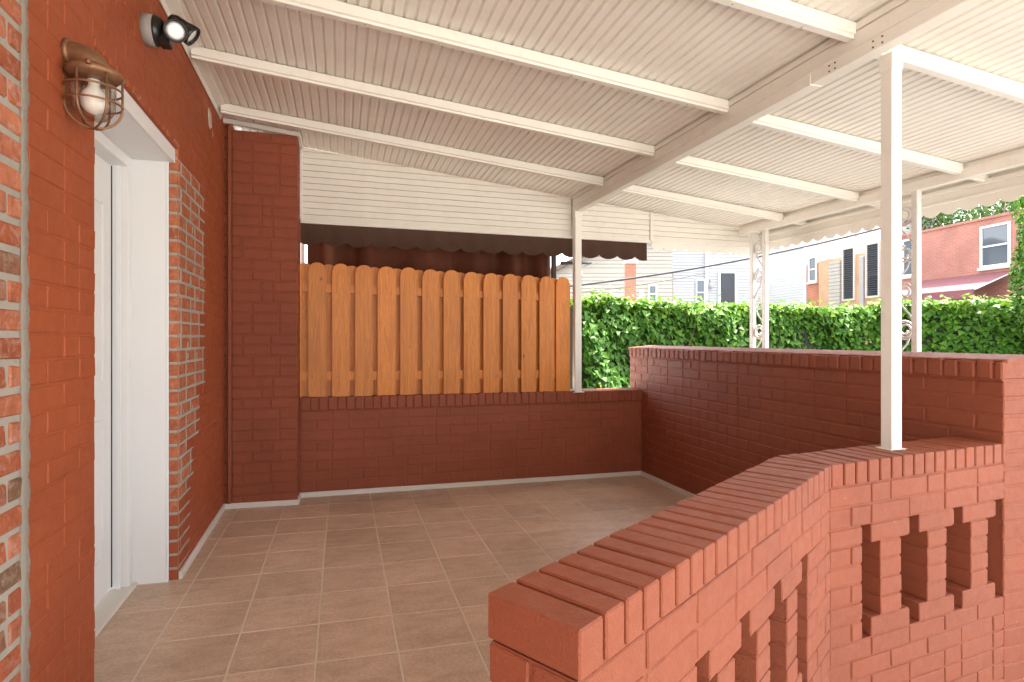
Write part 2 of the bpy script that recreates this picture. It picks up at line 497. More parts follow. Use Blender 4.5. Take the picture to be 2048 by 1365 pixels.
# ================================================================== PORCH FLOOR
d1 = Vector((.852, .5236)); E1 = Vector((1.124, .805)); n1 = Vector((-.5236, .852)); L1 = 1.515
A2 = R(6.6); d2 = Vector((math.cos(A2), math.sin(A2))); C2 = E1 + d1 * L1; n2 = Vector((-math.sin(A2), math.cos(A2))); L2 = 1.045
TH = .188
fl = link('porch_floor', None); fl['kind'] = 'structure'
slab = [(-.33, -1.2), (1.12, -1.2), (1.12, .80), (2.43, 1.62), (3.5, 1.73), (3.5, 5.0), (-.33, 5.0)]
me = prism_mesh(slab, -.66, 0, zfun=lambda x, y: floor_z(x) - .0002)
link('grout_bed', me, fl, mat=M['grout'])
T = .305
ox, oy = (-.07713287 / .2496975) * T + CAM.x, (3.59906694 / .2496975) * T
for i in range(-5, 10):
    for j in range(-20, 3):
        x0, y0 = ox + i * T, oy + j * T
        g_ = .0034
        poly = [(x0 + g_, y0 + g_), (x0 + T - g_, y0 + g_), (x0 + T - g_, y0 + T - g_), (x0 + g_, y0 + T - g_)]
        if y0 + T < -.9: continue
        full = list(poly)
        # inside of the balustrade wall, the side wall, the low wall and the house wall
        q = E1 + n1 * .19
        def inside(poly):
            poly = clip_poly(poly, 1, 0, -3.449)
            poly = clip_poly(poly, -math.sin(R(2.57)), math.cos(R(2.57)), -(4.632 * math.cos(R(2.57)) - .468 * math.sin(R(2.57))))
            if y0 + T * .5 < 2.15 or y0 + T * .5 > 3.21: poly = clip_poly(poly, -1, 0, -.03)
            else: poly = clip_poly(poly, -1, 0, -.19)
            if y0 + T < .85 and poly: poly = clip_poly(poly, 1, 0, -1.10)
            else:
                if poly: poly = clip_poly(poly, -n1.x, -n1.y, n1.dot(q))
                q2 = C2 + n2 * .19
                if poly and x0 > 2.0: poly = clip_poly(poly, -n2.x, -n2.y, n2.dot(q2))
            return poly
        poly = inside(poly)
        if len(poly) < 3: continue
        ar = abs(sum(poly[k][0] * poly[(k + 1) % len(poly)][1] - poly[(k + 1) % len(poly)][0] * poly[k][1] for k in range(len(poly)))) / 2
        if ar < .0012: continue
        cx, cy = x0 + T / 2, y0 + T / 2
        if len(poly) == 4 and ar > .99 * (T - 2 * g_) ** 2:
            key = 'tilemesh'
            if key not in _cache: _cache[key] = prism_mesh([(a - cx, b - cy) for a, b in poly], -.010, .0, .0008)
            me = _cache[key]
        else: me = prism_mesh([(a - cx, b - cy) for a, b in poly], -.010, .0, .0008)
        if not me.materials: me.materials.append(M['tile'])
        link('tile', me, fl, (cx, cy, floor_z(cx) + .0010 + rnd.uniform(-.0003, .0003)), (0, math.atan(-FS), 0))

# ================================================================== HOUSE WALL (door side)
hw = thing('house_wall', 'orange red painted brick house wall with a white recessed doorway', 'wall', (0, 3.2, 0), (0, 0, R(90.87)))
# local: x = along the wall (world y - 3.2), y = into the wall
DX0, DX1, DZ = -1.045, .015, 2.16        # masonry opening
ch = .068; bl = .203
XN, XF = -3.6, 1.32
BARE_X = -1.498
core_y0, core_y1 = .0024, .30
core = [((XN, core_y0, -.62), (DX0 + .002, core_y1, 4.6)), ((DX1 - .002, core_y0, -.62), (XF + .2, core_y1, 4.6)),
        ((DX0 + .002, core_y0, DZ), (DX1 - .002, core_y1, 4.6)), ((DX0 + .002, core_y0, -.62), (DX1 - .002, core_y1, -.02))]
link('wall_core', boxes_mesh(core), hw, mat=M['red_paint_house'])
ms = Masonry(hw)
rr = random.Random(3)
def patch_end(z):
    if z > 2.12 or z < .02: return DX1
    if z > .98: return .60 + .012 * math.sin(z * 9)
    if z > .66: return .46
    if z > .45: return .30
    return .22
mort = []
for k in range(-1, 42):
    z0 = k * ch + .005; z1 = z0 + ch
    zc = (z0 + z1) / 2
    j = .0075
    segs = courses(XN, XF, bl, k, rr, .06, j) if True else []
    x = XN
    for (a, b) in segs:
        if b < -2.4: continue
        if zc < DZ and zc > -.02:
            if a < DX0 < b: b = DX0
            elif a < DX1 < b: a = DX1
            elif a >= DX0 and b <= DX1: continue
            if b - a < .02: continue
        if a < BARE_X < b:
            if b - BARE_X > .03: ms.add((BARE_X + .02, 0, z0 + j / 2), (b, .09, z1 - j / 2), M['red_paint_house'], .004)
            b = BARE_X - .006
            if b - a < .03: continue
        if b <= BARE_X:
            jj = .0085
            ms.add((a + .004, -.004, z0 + jj), (b - .005, .09, z1 - jj), M['bare'], .004, jit=.0022)
            continue
        if a >= DX1 - .001:
            pe = patch_end(zc)
            if b <= pe + .05 and zc < 2.14:
                jj = .0085 if zc > .5 else .006
                mt = M['bare2'] if zc > .42 else M['red_paint_house']
                ms.add((a + .002, -.001, z0 + jj * .8), (b - .002, .09, z1 - jj * .8), mt, .005, jit=.002)
                continue
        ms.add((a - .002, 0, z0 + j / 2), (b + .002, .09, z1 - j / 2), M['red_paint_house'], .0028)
    # pale mortar beds
    if 0 < zc < 2.14:
        pe = patch_end(zc)
        mort.append(((DX1 - .001, .0022, z0), (pe + .03, .02, z1)))
        bw_ = .006 if zc > .42 else .0042
        if zc > .16: mort.append(((DX1 - .002, -.0022, z0 - bw_), (pe + rr.uniform(-.02, .03), .02, z0 + bw_)))
        if zc > .42:
            for (a, b) in segs:
                if a > DX1 and a < pe - .01: mort.append(((a - .0095, -.0024, z0 + bw_), (a + .0045, .02, z1 - bw_)))
                if a > DX1 - .02 and b < pe and rr.random() < .45:
                    xs_ = rr.uniform(a, b - .03); mort.append(((xs_, -.0018, z0 + bw_), (xs_ + rr.uniform(.01, .035), .0, z0 + bw_ + rr.uniform(.008, .05))))
mort.append(((DX1 - .0075, .006, .01), (DX1 + .01, .043, 2.15)))
ms.build(300)
link('mortar', boxes_mesh(mort), hw, mat=M['mortar'])
# bare old-brick end: mortar field and its ragged edge
mv = [((-2.4, .0006, -.05), (BARE_X - .004, .02, 2.75))]
link('mortar', boxes_mesh(mv), hw, mat=M['mortar'])
V = []; Fc = []
zz = np.arange(-.05, 2.75, .006)
ragl = np.cumsum(NR.randn(len(zz))) * .0006
ragl -= np.linspace(0, ragl[-1], len(zz))
for i, z in enumerate(zz):
    xl = BARE_X - .012 + NR.uniform(-.001, .001)
    xr = BARE_X + .028 + ragl[i] + NR.uniform(-.0025, .0025) + .004 * math.sin(z * 70)
    V += [(xl, -.0016, z), (xr - .004, -.0030, z), (xr, .0035, z)]
    if i:
        k = len(V) - 6
        Fc += [(k, k + 1, k + 4, k + 3), (k + 1, k + 2, k + 5, k + 4)]
link('mortar_smear', mesh_of(V, Fc, smooth=True), hw, mat=M['mortar'])
# reveal bricks on the far side of the doorway (face the camera side)
for k in range(0, 32):
    z0 = k * ch + .005
    box('brick', hw, (DX1 - .010, .003, z0 + .006), (DX1 + .02, .0425, z0 + ch - .006), M['bare2'] if .3 < z0 else M['red_paint_house'], .003)
# slivers of bare brick over the door head
x = DX0
while x < DX1 + .02:
    wd = rr.uniform(.05, .075)
    box('brick', hw, (x, -.001, DZ + .002), (x + wd - .008, .05, DZ + rr.uniform(.026, .036)), M['bare2'] if rr.random() < .35 else M['red_paint_house'], .004, jit=.002)
    x += wd
# bare patch and small scar high up near the corner
def blob(name, parent, cx, cz, rx, rz, mat, th=.003, seed=1, y=-.0005):
    q = random.Random(seed); n = 16
    poly = []
    for i in range(n):
        a = 2 * math.pi * i / n; s = q.uniform(.7, 1.15)
        poly.append((cx + rx * s * math.cos(a), cz + rz * s * math.sin(a)))
    bm = bmesh.new(); vs_ = [bm.verts.new((p[0], y, p[1])) for p in poly]
    f = bm.faces.new(vs_); r = bmesh.ops.extrude_face_region(bm, geom=[f])
    for e in r['geom']:
        if isinstance(e, bmesh.types.BMVert): e.co.y = y - th; e.co.x = cx + (e.co.x - cx) * .93; e.co.z = cz + (e.co.z - cz) * .93
    bmesh.ops.recalc_face_normals(bm, faces=bm.faces)
    me = bpy.data.meshes.new('patch'); bm.to_mesh(me); bm.free()
    return link(name, me, parent, mat=mat)
blob('plaster_patch', hw, .77, 2.585, .055, .075, M['plaster'], .003, 4)
blob('bare_spot', hw, .845, 2.53, .022, .03, M['bare2'], .004, 9)

# door lining, frame and leaf (parts of the wall)
fr = link('door_frame', None, hw)
WT = M['white_trim']
box('far_lining', fr, (-.012, .044, .0), (.004, .215, 2.088), WT, .002)
box('near_lining', fr, (DX0 + .002, .026, .0), (DX0 + .02, .215, 2.088), WT, .002)
box('head_lining', fr, (DX0 + .002, .026, 2.088), (.004, .215, 2.106), WT, .002)
box('head_casing', fr, (DX0 + .002, .014, 2.088), (.006, .026, 2.158), WT, .002)
box('edge_strip', fr, (-.016, .039, .0), (-.006, .05, 2.088), WT, .002)
box('jamb', fr, (-.062, .195, .02), (-.012, .29, 2.088), WT, .003)
box('jamb', fr, (DX0 + .02, .195, .02), (DX0 + .06, .29, 2.088), WT, .003)
box('head_jamb', fr, (DX0 + .06, .195, 2.035), (-.062, .29, 2.087), WT, .003)
box('door_stop', fr, (-.074, .225, .02), (-.062, .245, 2.035), WT, .002)
box('threshold', fr, (DX0 + .02, .17, -.03), (-.012, .30, .033), M['grey_skirt'], .004)
dl = link('door', None, hw)
box('leaf', dl, (DX0 + .065, .262, .045), (-.078, .30, 2.03), WT, .002)
for (z0, z1) in ((.2, .85), (1.0, 1.85)):
    for (a, b) in ((DX0 + .16, -.55), (-.45, -.17)):
        bl_ = [((a, .254, z0), (a + .025, .263, z1)), ((b - .025, .254, z0), (b, .263, z1)), ((a + .025, .254, z0), (b - .025, .263, z0 + .025)), ((a + .025, .254, z1 - .025), (b - .025, .263, z1))]
        link('panel_moulding', boxes_mesh(bl_), dl, mat=WT)
kn = link('door_knob', lathe_mesh([(.012, 0), (.012, .03), (.026, .04), (.03, .055), (.02, .07), (0, .073)], 16), dl, (DX0 + .13, .262, 1.0), (R(90), 0, 0), M['steel'])
box('dark_gap_strip', dl, (-.0785, .258, .045), (-.074, .275, 2.03), M['cable'])  # dark strip standing in for the shaded gap beside the leaf

# ================================================================== CORNER PIER
PX0, PX1, PY = .035, .470, 4.435
pier = thing('brick_pier', 'dark red painted brick pier in the corner beside the house wall', 'pier', (0, PY, 0))
ms = Masonry(pier)
rr = random.Random(11)
pch = .0765
def roof_z(x): return 2.765 - .098 * x
for k in range(0, 36):
    z0 = .02 + k * pch; z1 = min(z0 + pch, roof_z(.47) - .026)
    if z1 - z0 < .02: break
    j = .011
    a0 = PX0
    pat = [[(PX0, .10), (.10, .225), (.225, .345), (.345, PX1)], [(PX0, .10), (.10, .285), (.285, PX1)], [(PX0, .165), (.165, .345), (.345, PX1)], [(PX0, .225), (.225, .30), (.30, PX1)]][rr.choice([1, 2, 0, 1, 2, 3]) if k % 2 == 0 else rr.choice([2, 1, 3])]
    for (a, b) in pat:
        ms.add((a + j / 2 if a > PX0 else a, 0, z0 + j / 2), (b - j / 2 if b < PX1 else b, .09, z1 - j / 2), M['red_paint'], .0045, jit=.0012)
    ms.add((PX1 - .05, .092, z0 + j / 2), (PX1 + .0008, .25, z1 - j / 2), M['red_paint'], .005)
ms.build(300)
link('mortar', boxes_mesh([((PX0 + .006, .004, -.1), (PX1 - .004, .4, roof_z(PX1) - .028))]), pier, mat=M['red_paint'])
# narrow painted return and pipe chase between the wall and the pier
cs = thing('corner_casing', 'narrow red painted vertical casing between house wall and brick pier', 'casing', (0, PY, 0))
box('backing', cs, (-.06, .03, .0), (.034, .2, 2.735), M['red_paint'])
box('edge_rib', cs, (.005, -.012, .035), (.034, .03, 2.725), M['red_paint'], .008)
rr = random.Random(4)
for k in range(35):
    z0 = .03 + k * .0765
    if k in (5, 9, 16): continue
    box('brick', cs, (-.030, .018, z0 + .005), (.004, .05, z0 + .0715), M['red_paint'], .005)

# ================================================================== LOW BACK WALL
AL = R(2.57)
lw = thing('low_brick_wall', 'low dark red painted brick wall with rowlock coping below the wooden fence', 'wall', (.468, 4.625, 0), (0, R(.5), AL))
LL = 3.0
ms = Masonry(lw); rr = random.Random(21)
lch = .0775; ztop = .66
for k in range(0, 10):
    z1 = ztop - k * lch; z0 = z1 - lch
    for (a, b) in courses(.002, LL, .232, k, rr, .3, .0105):
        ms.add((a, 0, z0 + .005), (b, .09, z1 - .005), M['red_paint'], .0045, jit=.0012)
x = .002
while x < LL:
    wd = rr.uniform(.062, .070)
    ms.add((x + .004, -.014, ztop + .004), (min(x + wd, LL + .01) - .004, .20, ztop + .106 + rr.uniform(-.0015, .0015)), M['red_paint'], .006, 'coping_brick', .0015)
    x += wd
ms.build(300)
link('mortar', boxes_mesh([((.0, .0032, -.5), (LL + .08, .19, ztop)), ((.0, -.006, ztop), (LL + .05, .19, ztop + .098))]), lw, mat=M['red_paint'])

# ================================================================== TALL SIDE WALL
SX = 3.450; SY0 = 1.717; SY1 = 4.78
sw = thing('tall_side_wall', 'chest high red painted brick side wall with uneven mortar capped coping', 'wall', (SX, SY1 + .2, 0), (0, 0, R(-90)))
LS = SY1 + .2 - SY0
ms = Masonry(sw); rr = random.Random(31)
st = 1.038
for k in range(0, 22):
    z1 = st - k * .0745; z0 = z1 - .0745
    segs = courses(.0, LS, .225, k, rr, .22, .0105)
    for q, (a, b) in enumerate(segs):
        last = q == len(segs) - 1
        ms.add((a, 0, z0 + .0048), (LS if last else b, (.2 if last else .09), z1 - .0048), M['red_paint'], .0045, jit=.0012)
link('mortar', boxes_mesh([((.0, .0032, -.62), (LS - .0032, .195, st)), ((.0, -.004, st), (LS - .004, .20, st + .068))]), sw, mat=M['red_paint'])
x = .0; n_ = 0
while x < LS - .01:
    wd = rr.uniform(.066, .076)
    e = min(x + wd, LS)
    if LS - e < .03: e = LS
    if LS - e < .2 and e < LS: e = e
    ms.add((x + .004, -.012, st + .005), (e - .004 if e < LS else LS + .001, .206, st + .082 + rr.uniform(-.003, .003)), M['red_paint'], .006, 'coping_brick', .002)
    x = e
ms.build(300)
# trowelled mortar wash on top: tilts up outward, broken front edge with notches
V = []; Fc = []
xs = np.arange(-.01, LS + .012, .012)
no = 0
gap = 0
for i, x in enumerate(xs):
    fx = (x / LS)
    if i % 7 == 0: gap = rr.choice([0, 0, .022, .026, .018])
    y0 = -.010 + gap + rr.uniform(-.002, .002)
    z0 = st + .086 + rr.uniform(-.001, .001)
    V += [(x, y0 + .002, st + .074), (x, y0, z0 - .001), (x, y0 + .006, z0 + .004), (x, .10, st + .098 + rr.uniform(-.0015, .0015)), (x, .215, st + .108 + rr.uniform(-.0015, .0015)), (x, .218, st + .07)]
    if i:
        k = len(V) - 12
        for q in range(5): Fc.append((k + q, k + 6 + q, k + 7 + q, k + 1 + q))
k = len(V) - 6
Fc += [(0, 1, 2, 3, 4, 5), (k + 5, k + 4, k + 3, k + 2, k + 1, k)]
link('mortar_cap', mesh_of(V, Fc), sw, mat=M['red_paint'])

# ================================================================== FRONT BALUSTRADE WALL (two angled lengths)
ZT, CH = .776, .083
COPZ = ZT - CH
bw = thing('balustrade_wall', 'salmon red painted brick balustrade wall with pierced openings and angled rowlock coping', 'wall', (E1.x, E1.y, 0))
TM = math.tan(R(12.5))
def section(name, org, ang, L, heads, shafts, gap0, gap1, is_first):
    root = link(name, None, bw, (org.x - E1.x, org.y - E1.y, 0), (0, 0, ang))
    rr = random.Random(41 if is_first else 43)
    c0 = .0755; c1 = .0685
    rows = [(COPZ - c0, COPZ), (COPZ - 2 * c0, COPZ - c0)]
    z = COPZ - 2 * c0
    for k in range(14): rows.append((z - c1, z)); z -= c1
    J = .0075
    mor = []
    PM = M['red_paint']
    def put(a, b, z0, z1, y0=0.0, y1=TH, nm='brick', bev=.0030):
        me = with_mat(bevbox(b - a, y1 - y0, z1 - z0, bev=bev, var=rr.randint(0, 3), jit=.001), PM)
        link(nm, me, root, ((a + b) / 2, (y0 + y1) / 2 + rr.uniform(-.001, .001), (z0 + z1) / 2), (0, rr.uniform(-.003, .003), rr.uniform(-.003, .003)))
    for k, (z0, z1) in enumerate(rows):
        if z1 < -.35: break
        solid = [(0, L)]
        if 2 <= k <= 7: solid = [(0, gap0), (gap1, L)]
        for (a, b) in solid:
            for (p, q) in courses(a, b, .215, k, rr, .2, J):
                p2 = p - J / 2 if p - a < .01 else p
                q2 = q + J / 2 if b - q < .01 else q
                if is_first and p - a < .01 and a == 0 and k % 2 == 0:
                    put(p2, q2, z0 + J / 2, z1 - J / 2, 0, TH / 2 - .005); put(p2, q2, z0 + J / 2, z1 - J / 2, TH / 2 + .005, TH)
                else: put(p2, q2, z0 + J / 2, z1 - J / 2)
            ia = .004 if (a > 0 or is_first) else -.0; ib = .004 if b < L else 0
            mor.append(((a + ia, .0042, z0), (b - ib, TH - .0042, z1)))
        if 2 <= k <= 7:
            for (h, s) in zip(heads, shafts):
                a, b = h if k in (2, 7) else s
                put(a, b, z0 + (J / 2 if k != 2 else J / 2), z1 - J / 2)
                mor.append(((a + .004, .0042, z0), (b - .004, TH - .0042, z1)))
    mor.append(((.006 if is_first else 0, .006, -.62), (L, TH - .006, -.36)))
    link('mortar', boxes_mesh(mor), root, mat=PM)
    # coping: rowlock bricks across the wall, clipped on the mitre between the two lengths
    mo = .009
    x = 0.0
    y0, y1 = -.005, TH + .004
    cop = []
    first = True
    while True:
        wd = .0640 + rr.uniform(-.002, .002)
        if is_first and first: wd = .070
        a, b = x + (0 if (first and is_first) else mo / 2), x + wd - mo / 2
        poly = [(a, y0), (b, y0), (b, y1), (a, y1)]
        if is_first:
            if a > L + y1 * TM: break
            poly = clip_poly(poly, 1, -TM, -L + .004)
        else:
            if a > L + .004: break
            poly = clip_poly(poly, 1, 0, -L - .002)
        cop.append(poly); x += wd; first = False
    if not is_first:
        x = 0.0
        while x > -y1 * TM - .02:
            a, b = x - .0605 + mo / 2, x - mo / 2
            poly = clip_poly([(a, y0), (b, y0), (b, y1), (a, y1)], -1, -TM, .004)
            cop.append(poly); x -= .0605
    for poly in cop:
        if len(poly) < 3: continue
        ar = abs(sum(poly[k][0] * poly[(k + 1) % len(poly)][1] - poly[(k + 1) % len(poly)][0] * poly[k][1] for k in range(len(poly)))) / 2
        if ar < .0006: continue
        me = prism_mesh(poly, COPZ + .004, ZT + rr.uniform(-.0015, .0015), .0032)
        me.materials.append(PM)
        link('coping_brick', me, root)
    if is_first: cp = [(.012, .004), (L + .004 * TM, .004), (L + TH * TM, TH - .002), (.012, TH - .002)]
    else: cp = [(-.004 * TM, .004), (L, .004), (L, TH - .002), (-TH * TM, TH - .002)]
    me = prism_mesh(cp, COPZ - .002, ZT - .011); me.materials.append(PM)
    link('coping_mortar', me, root)
    # fill of the wedge behind the corner
    if not is_first:
        me = prism_mesh([(.02, .02), (.02, TH - .003), (-TH * TM, TH - .003)], -.62, COPZ); me.materials.append(PM)
        link('corner_fill', me, root)
    return root
section('angled_length', E1, math.atan2(d1.y, d1.x), L1, [(.494, .679), (.742, .925), (.987, 1.181)], [(.539, .633), (.786, .884), (1.030, 1.128)], .429, 1.243, True)
section('straight_length', C2, A2, L2, [(.215, .432), (.489, .706), (.762, .985)], [(.265, .383), (.539, .656), (.816, .930)], .167, 1.040, False)

# ================================================================== SKIRTING STRIPS
def skirt(label, p, q, h=.036, th=.014):
    p, q = Vector(p), Vector(q); L = (q - p).length
    sk = thing('skirting_strip', label, 'skirting', (p.x, p.y, 0), (0, 0, math.atan2(q.y - p.y, q.x - p.x)), 'grey skirting strips along the porch floor')
    z0, z1 = floor_z(p.x), floor_z(q.x)
    V = []
    for x, z in ((0, z0), (L, z1)):
        V += [(x, 0, z - .012), (x, -th, z - .012), (x, -th, z + h - .006), (x, -th + .005, z + h), (x, 0, z + h)]
    Fc = [(0, 1, 2, 3, 4), (9, 8, 7, 6, 5)] + [(k, 5 + k, 5 + (k + 1) % 5, (k + 1) % 5) for k in range(5)]
    link('board', mesh_of(V, Fc), sk, mat=M['grey_skirt'])
skirt('grey skirting strip at the foot of the orange red house wall', (-.018, 4.425), (.0, 3.222)) if False else None
skirt('grey skirting strip at the foot of the orange red house wall', (.0008, 3.205), (-.0185, 4.44))
for o in [o for o in bpy.data.objects if o.name.startswith('skirting_strip')]:
    pass
skirt('short grey skirting strip at the foot of the corner casing', (-.02, 4.432), (.036, 4.432))
skirt('grey skirting strip across the front of the brick pier', (.03, 4.438), (.478, 4.438))
skirt('grey skirting strip on the side of the brick pier', (.468, 4.435), (.468, 4.63))
skirt('long grey skirting strip at the foot of the low wall under the fence', (.47, 4.627), (3.45, 4.761))
skirt('grey skirting strip at the foot of the tall side wall', (3.452, 4.76), (3.452, 1.90))

# ================================================================== PATIO ROOF
rf = thing('patio_roof', 'cream painted aluminium patio roof with ribbed sheet, purlins and square posts', 'roof', (0, 0, 0))
CR = M['cream']
RY0, RY1 = -1.7, 4.95  # near end runs unseen behind the camera, its length set for shade
XE = 4.88
# ribbed sheet, ribs run along y
prof = []
x = -.01; p = .0508
while x < XE:
    prof += [(x, 0), (x + .0315, 0), (x + .0385, .0095), (x + .0430, .0095), (x + .0500, 0)]
    x += p
prof.append((x, 0))
def sheet(name, ya, yb, dz):
    V = []; Fc = []
    nseg = 6
    q = np.random.RandomState(int(abs(ya) * 100) + 3)
    for i in range(nseg + 1):
        y = ya + (yb - ya) * i / nseg
        for (a, h) in prof:
            wob = .0012 * math.sin(a * 5 + y * 3) + q.uniform(-.0003, .0003)
            V.append((a, y, roof_z(a) + h + dz + wob))
    n = len(prof)
    for i in range(nseg):
        for k in range(n - 1): Fc.append((i * n + k, i * n + k + 1, (i + 1) * n + k + 1, (i + 1) * n + k))
    top = len(V)
    V += [(prof[0][0], ya, roof_z(0) + .05), (prof[-1][0], ya, roof_z(XE) + .05), (prof[-1][0], yb, roof_z(XE) + .05), (prof[0][0], yb, roof_z(0) + .05)]
    Fc.append((top, top + 1, top + 2, top + 3))
    return link(name, mesh_of(V, Fc), rf, mat=M['cream_sheet'])
sheet('ribbed_sheet', RY0, RY1, .004)
# purlins: sloping u-channels under the sheet
PB = .064
def channel(name, xa, xb, yc, w_, h, drop=0.0, lip=True):
    """beam along x following the roof slope"""
    V = []
    prof_ = [(-w_ / 2, 0), (-w_ / 2, -h), (w_ / 2, -h), (w_ / 2, 0)]
    if lip: prof_ = [(-w_ / 2 + .004, 0), (-w_ / 2, -.004), (-w_ / 2, -h + .016), (-w_ / 2 + .010, -h + .012), (-w_ / 2 + .010, -h), (w_ / 2 - .010, -h), (w_ / 2 - .010, -h + .012), (w_ / 2, -h + .016), (w_ / 2, -.004), (w_ / 2 - .004, 0)]
    for x in (xa, xb):
        for (dy, dz) in prof_: V.append((x, yc + dy, roof_z(x) + dz - drop))
    n = len(prof_)
    Fc = [(k, (k + 1) % n, n + (k + 1) % n, n + k) for k in range(n)] + [tuple(range(n))[::-1], tuple(range(n, 2 * n))]
    return link(name, mesh_of(V, Fc), rf, mat=CR)
BX = 2.80; OX = 4.56
for i, yc in enumerate((4.16, 3.39, 2.63, 1.84, 1.06, .28)):
    channel('purlin', .02, BX - .034, yc, .054, PB, .001)
    channel('purlin', BX + .034, OX - .03, yc + .04, .054, PB, .001)
    channel('purlin_stub', OX + .03, XE - .02, yc + .10, .04, .045, .001)
scr_me = lathe_mesh([(.0045, 0), (.0045, -.0015), (0, -.003)], 8)
for yc in (4.16, 3.39, 2.63, 1.84):
    for k in range(8):
        xx = .22 + k * .33
        link('roof_screw', scr_me, rf, (xx, yc + rnd.uniform(-.008, .008), roof_z(xx) - PB - .001), (0, 0, 0), M['steel'])
# ledger against the house wall
V = []
LP = [(.0, .02), (.0, -.055), (.006, -.06), (.012, -.03), (.055, -.016), (.055, .0)]
for y in (RY0, 4.30):
    xo = .0152 * (3.2 - y)
    for (a, b) in LP: V.append((a + xo + .001, y, roof_z(0) + b))
n = len(LP)
link('ledger', mesh_of(V, [(k, (k + 1) % n, n + (k + 1) % n, n + k) for k in range(n)] + [tuple(range(n))[::-1], tuple(range(n, 2 * n))]), rf, mat=CR)
# trim over the pier
V = []
for (x, y) in ((-.02, 4.425), (.49, 4.425)):
    V += [(x, y - .004, roof_z(x) - .034), (x, y - .004, roof_z(x) - .004), (x, y + .03, roof_z(x) + .002), (x, y + .03, roof_z(x) - .034)]
link('pier_trim', mesh_of(V, [(0, 1, 5, 4), (1, 2, 6, 5), (0, 4, 7, 3), (0, 3, 2, 1), (4, 5, 6, 7)]), rf, mat=CR)
box('pier_side_trim', rf, (.474, 4.425, roof_z(.48) - .035), (.492, 4.72, roof_z(.48) - .005), CR, .002)
# main beam (along y)
MBZ0, MBZ1 = 2.342, roof_z(BX) - .004
box('main_beam', rf, (BX - .030, RY0, MBZ0), (BX + .030, 4.775, MBZ1 - .03), CR, .003)
box('beam_ledge', rf, (BX - .036, RY0, MBZ0 + .050), (BX + .036, 4.77, MBZ0 + .058), CR, .001)
box('beam_cap', rf, (BX - .036, RY0, MBZ1 - .028), (BX + .036, 4.77, MBZ1), CR, .002)
box('beam_splice', rf, (BX - .0335, 2.05, MBZ0 - .003), (BX + .0335, 2.16, MBZ0 + .05), CR, .002)
for y in (1.70, 1.74, 1.92, 1.95):
    for z in (MBZ0 + .012, MBZ0 + .036):
        link('bolt', lathe_mesh([(.004, 0), (.004, .002), (0, .003)], 8), rf, (BX - .030, y, z), (0, R(-90), 0), M['screw'])
# outer beam, overhang fascia and valances
OB0, OB1 = 2.225, 2.292
box('outer_beam', rf, (OX - .028, RY0, OB0), (OX + .028, 4.77, OB1), CR, .003)
box('beam_shim', rf, (OX - .012, RY0, OB1), (OX + .012, 4.77, roof_z(OX) - .002), CR, 0)
FZ = roof_z(XE)
box('fascia', rf, (XE - .012, RY0, 2.185), (XE + .0, 4.90, FZ + .02), CR, .002)
box('gutter_face', rf, (XE - .05, RY0, 2.235), (XE - .016, 4.84, 2.262), CR, .003)
box('valance_rail', rf, (XE - .022, RY0, 2.168), (XE + .006, 4.88, 2.188), CR, .003)
def valance(name, parent, L, h, per, amp, th, mat, loc, ang, curl=.0):
    V = []; Fc = []
    xs = np.arange(0, L + 1e-6, per / 12)
    for x in xs:
        s = abs(math.sin(math.pi * x / per)) ** .8
        zb = -h - amp * s + amp * .5
        c = curl * math.sin(2 * math.pi * x / per)
        V += [(x, 0, 0), (x, c, zb), (x, th + c, zb), (x, th, 0)]
        if len(V) > 4:
            k = len(V) - 8
            for q in range(4): Fc.append((k + q, k + 4 + q, k + 4 + (q + 1) % 4, k + (q + 1) % 4))
    k = len(V) - 4
    Fc += [(0, 1, 2, 3), (k + 3, k + 2, k + 1, k)]
    return link(name, mesh_of(V, Fc), parent, loc, (0, 0, ang), mat)
valance('front_valance', rf, 4.86 - RY0, .065, .128, .032, .003, CR, (XE - .008, RY0, 2.168), R(90))
# side infill of horizontal boards between roof and fence, built board by board
AS = R(1.3)
si = link('side_infill', None, rf, (.47, 4.755, 0), (0, 0, AS))
SZ0 = 2.118; bp = .0490
Y_of = lambda lx: .47 + lx * math.cos(AS)
XB = [0.012, BX - .03 - .47, 3.585 - .47, XE - .47 - .01]       # bays: pier - post - joint post - front corner
for bay in range(3):
    xa, xb = XB[bay] + (.0 if bay == 0 else .006), XB[bay + 1] - .006
    zb = SZ0 + (.022 if bay < 2 else .022)
    k = 0
    while True:
        z0 = zb + k * bp; z1 = z0 + bp - .0025
        if z0 > roof_z(Y_of(xa)) - .02: break
        poly = [(xa, z0), (xb, z0), (xb, z1), (xa, z1)]
        # z <= roof_z(X)-.012
        poly = clip_poly(poly, .098 * math.cos(AS), 1, -(2.765 - .098 * .47 - .008))
        k += 1
        if len(poly) < 3: continue
        bm = bmesh.new()
        lean = .007
        fv = [bm.verts.new((p_[0], -lean * (1 - (p_[1] - z0) / bp), p_[1])) for p_ in poly]
        bv = [bm.verts.new((p_[0], .012, p_[1])) for p_ in poly]
        bm.faces.new(fv); bm.faces.new(bv[::-1])
        for q in range(len(poly)):
            bm.faces.new((fv[q], bv[q], bv[(q + 1) % len(poly)], fv[(q + 1) % len(poly)]))
        bmesh.ops.recalc_face_normals(bm, faces=bm.faces)
        me = bpy.data.meshes.new('infill_board'); bm.to_mesh(me); bm.free()
        me.materials.append(CR)
        link('infill_board', me, si)
box('infill_backing', si, (.0, .012, SZ0 + .005), (XE - .49, .018, 2.25), CR)
bm_poly = [(0, SZ0 + .005), (XE - .49, SZ0 + .005), (XE - .49, roof_z(XE - .02) - .0), (0, roof_z(.47) - .0)]
V = [(x, .0185, z) for x, z in bm_poly] + [(x, .0205, z) for x, z in bm_poly]
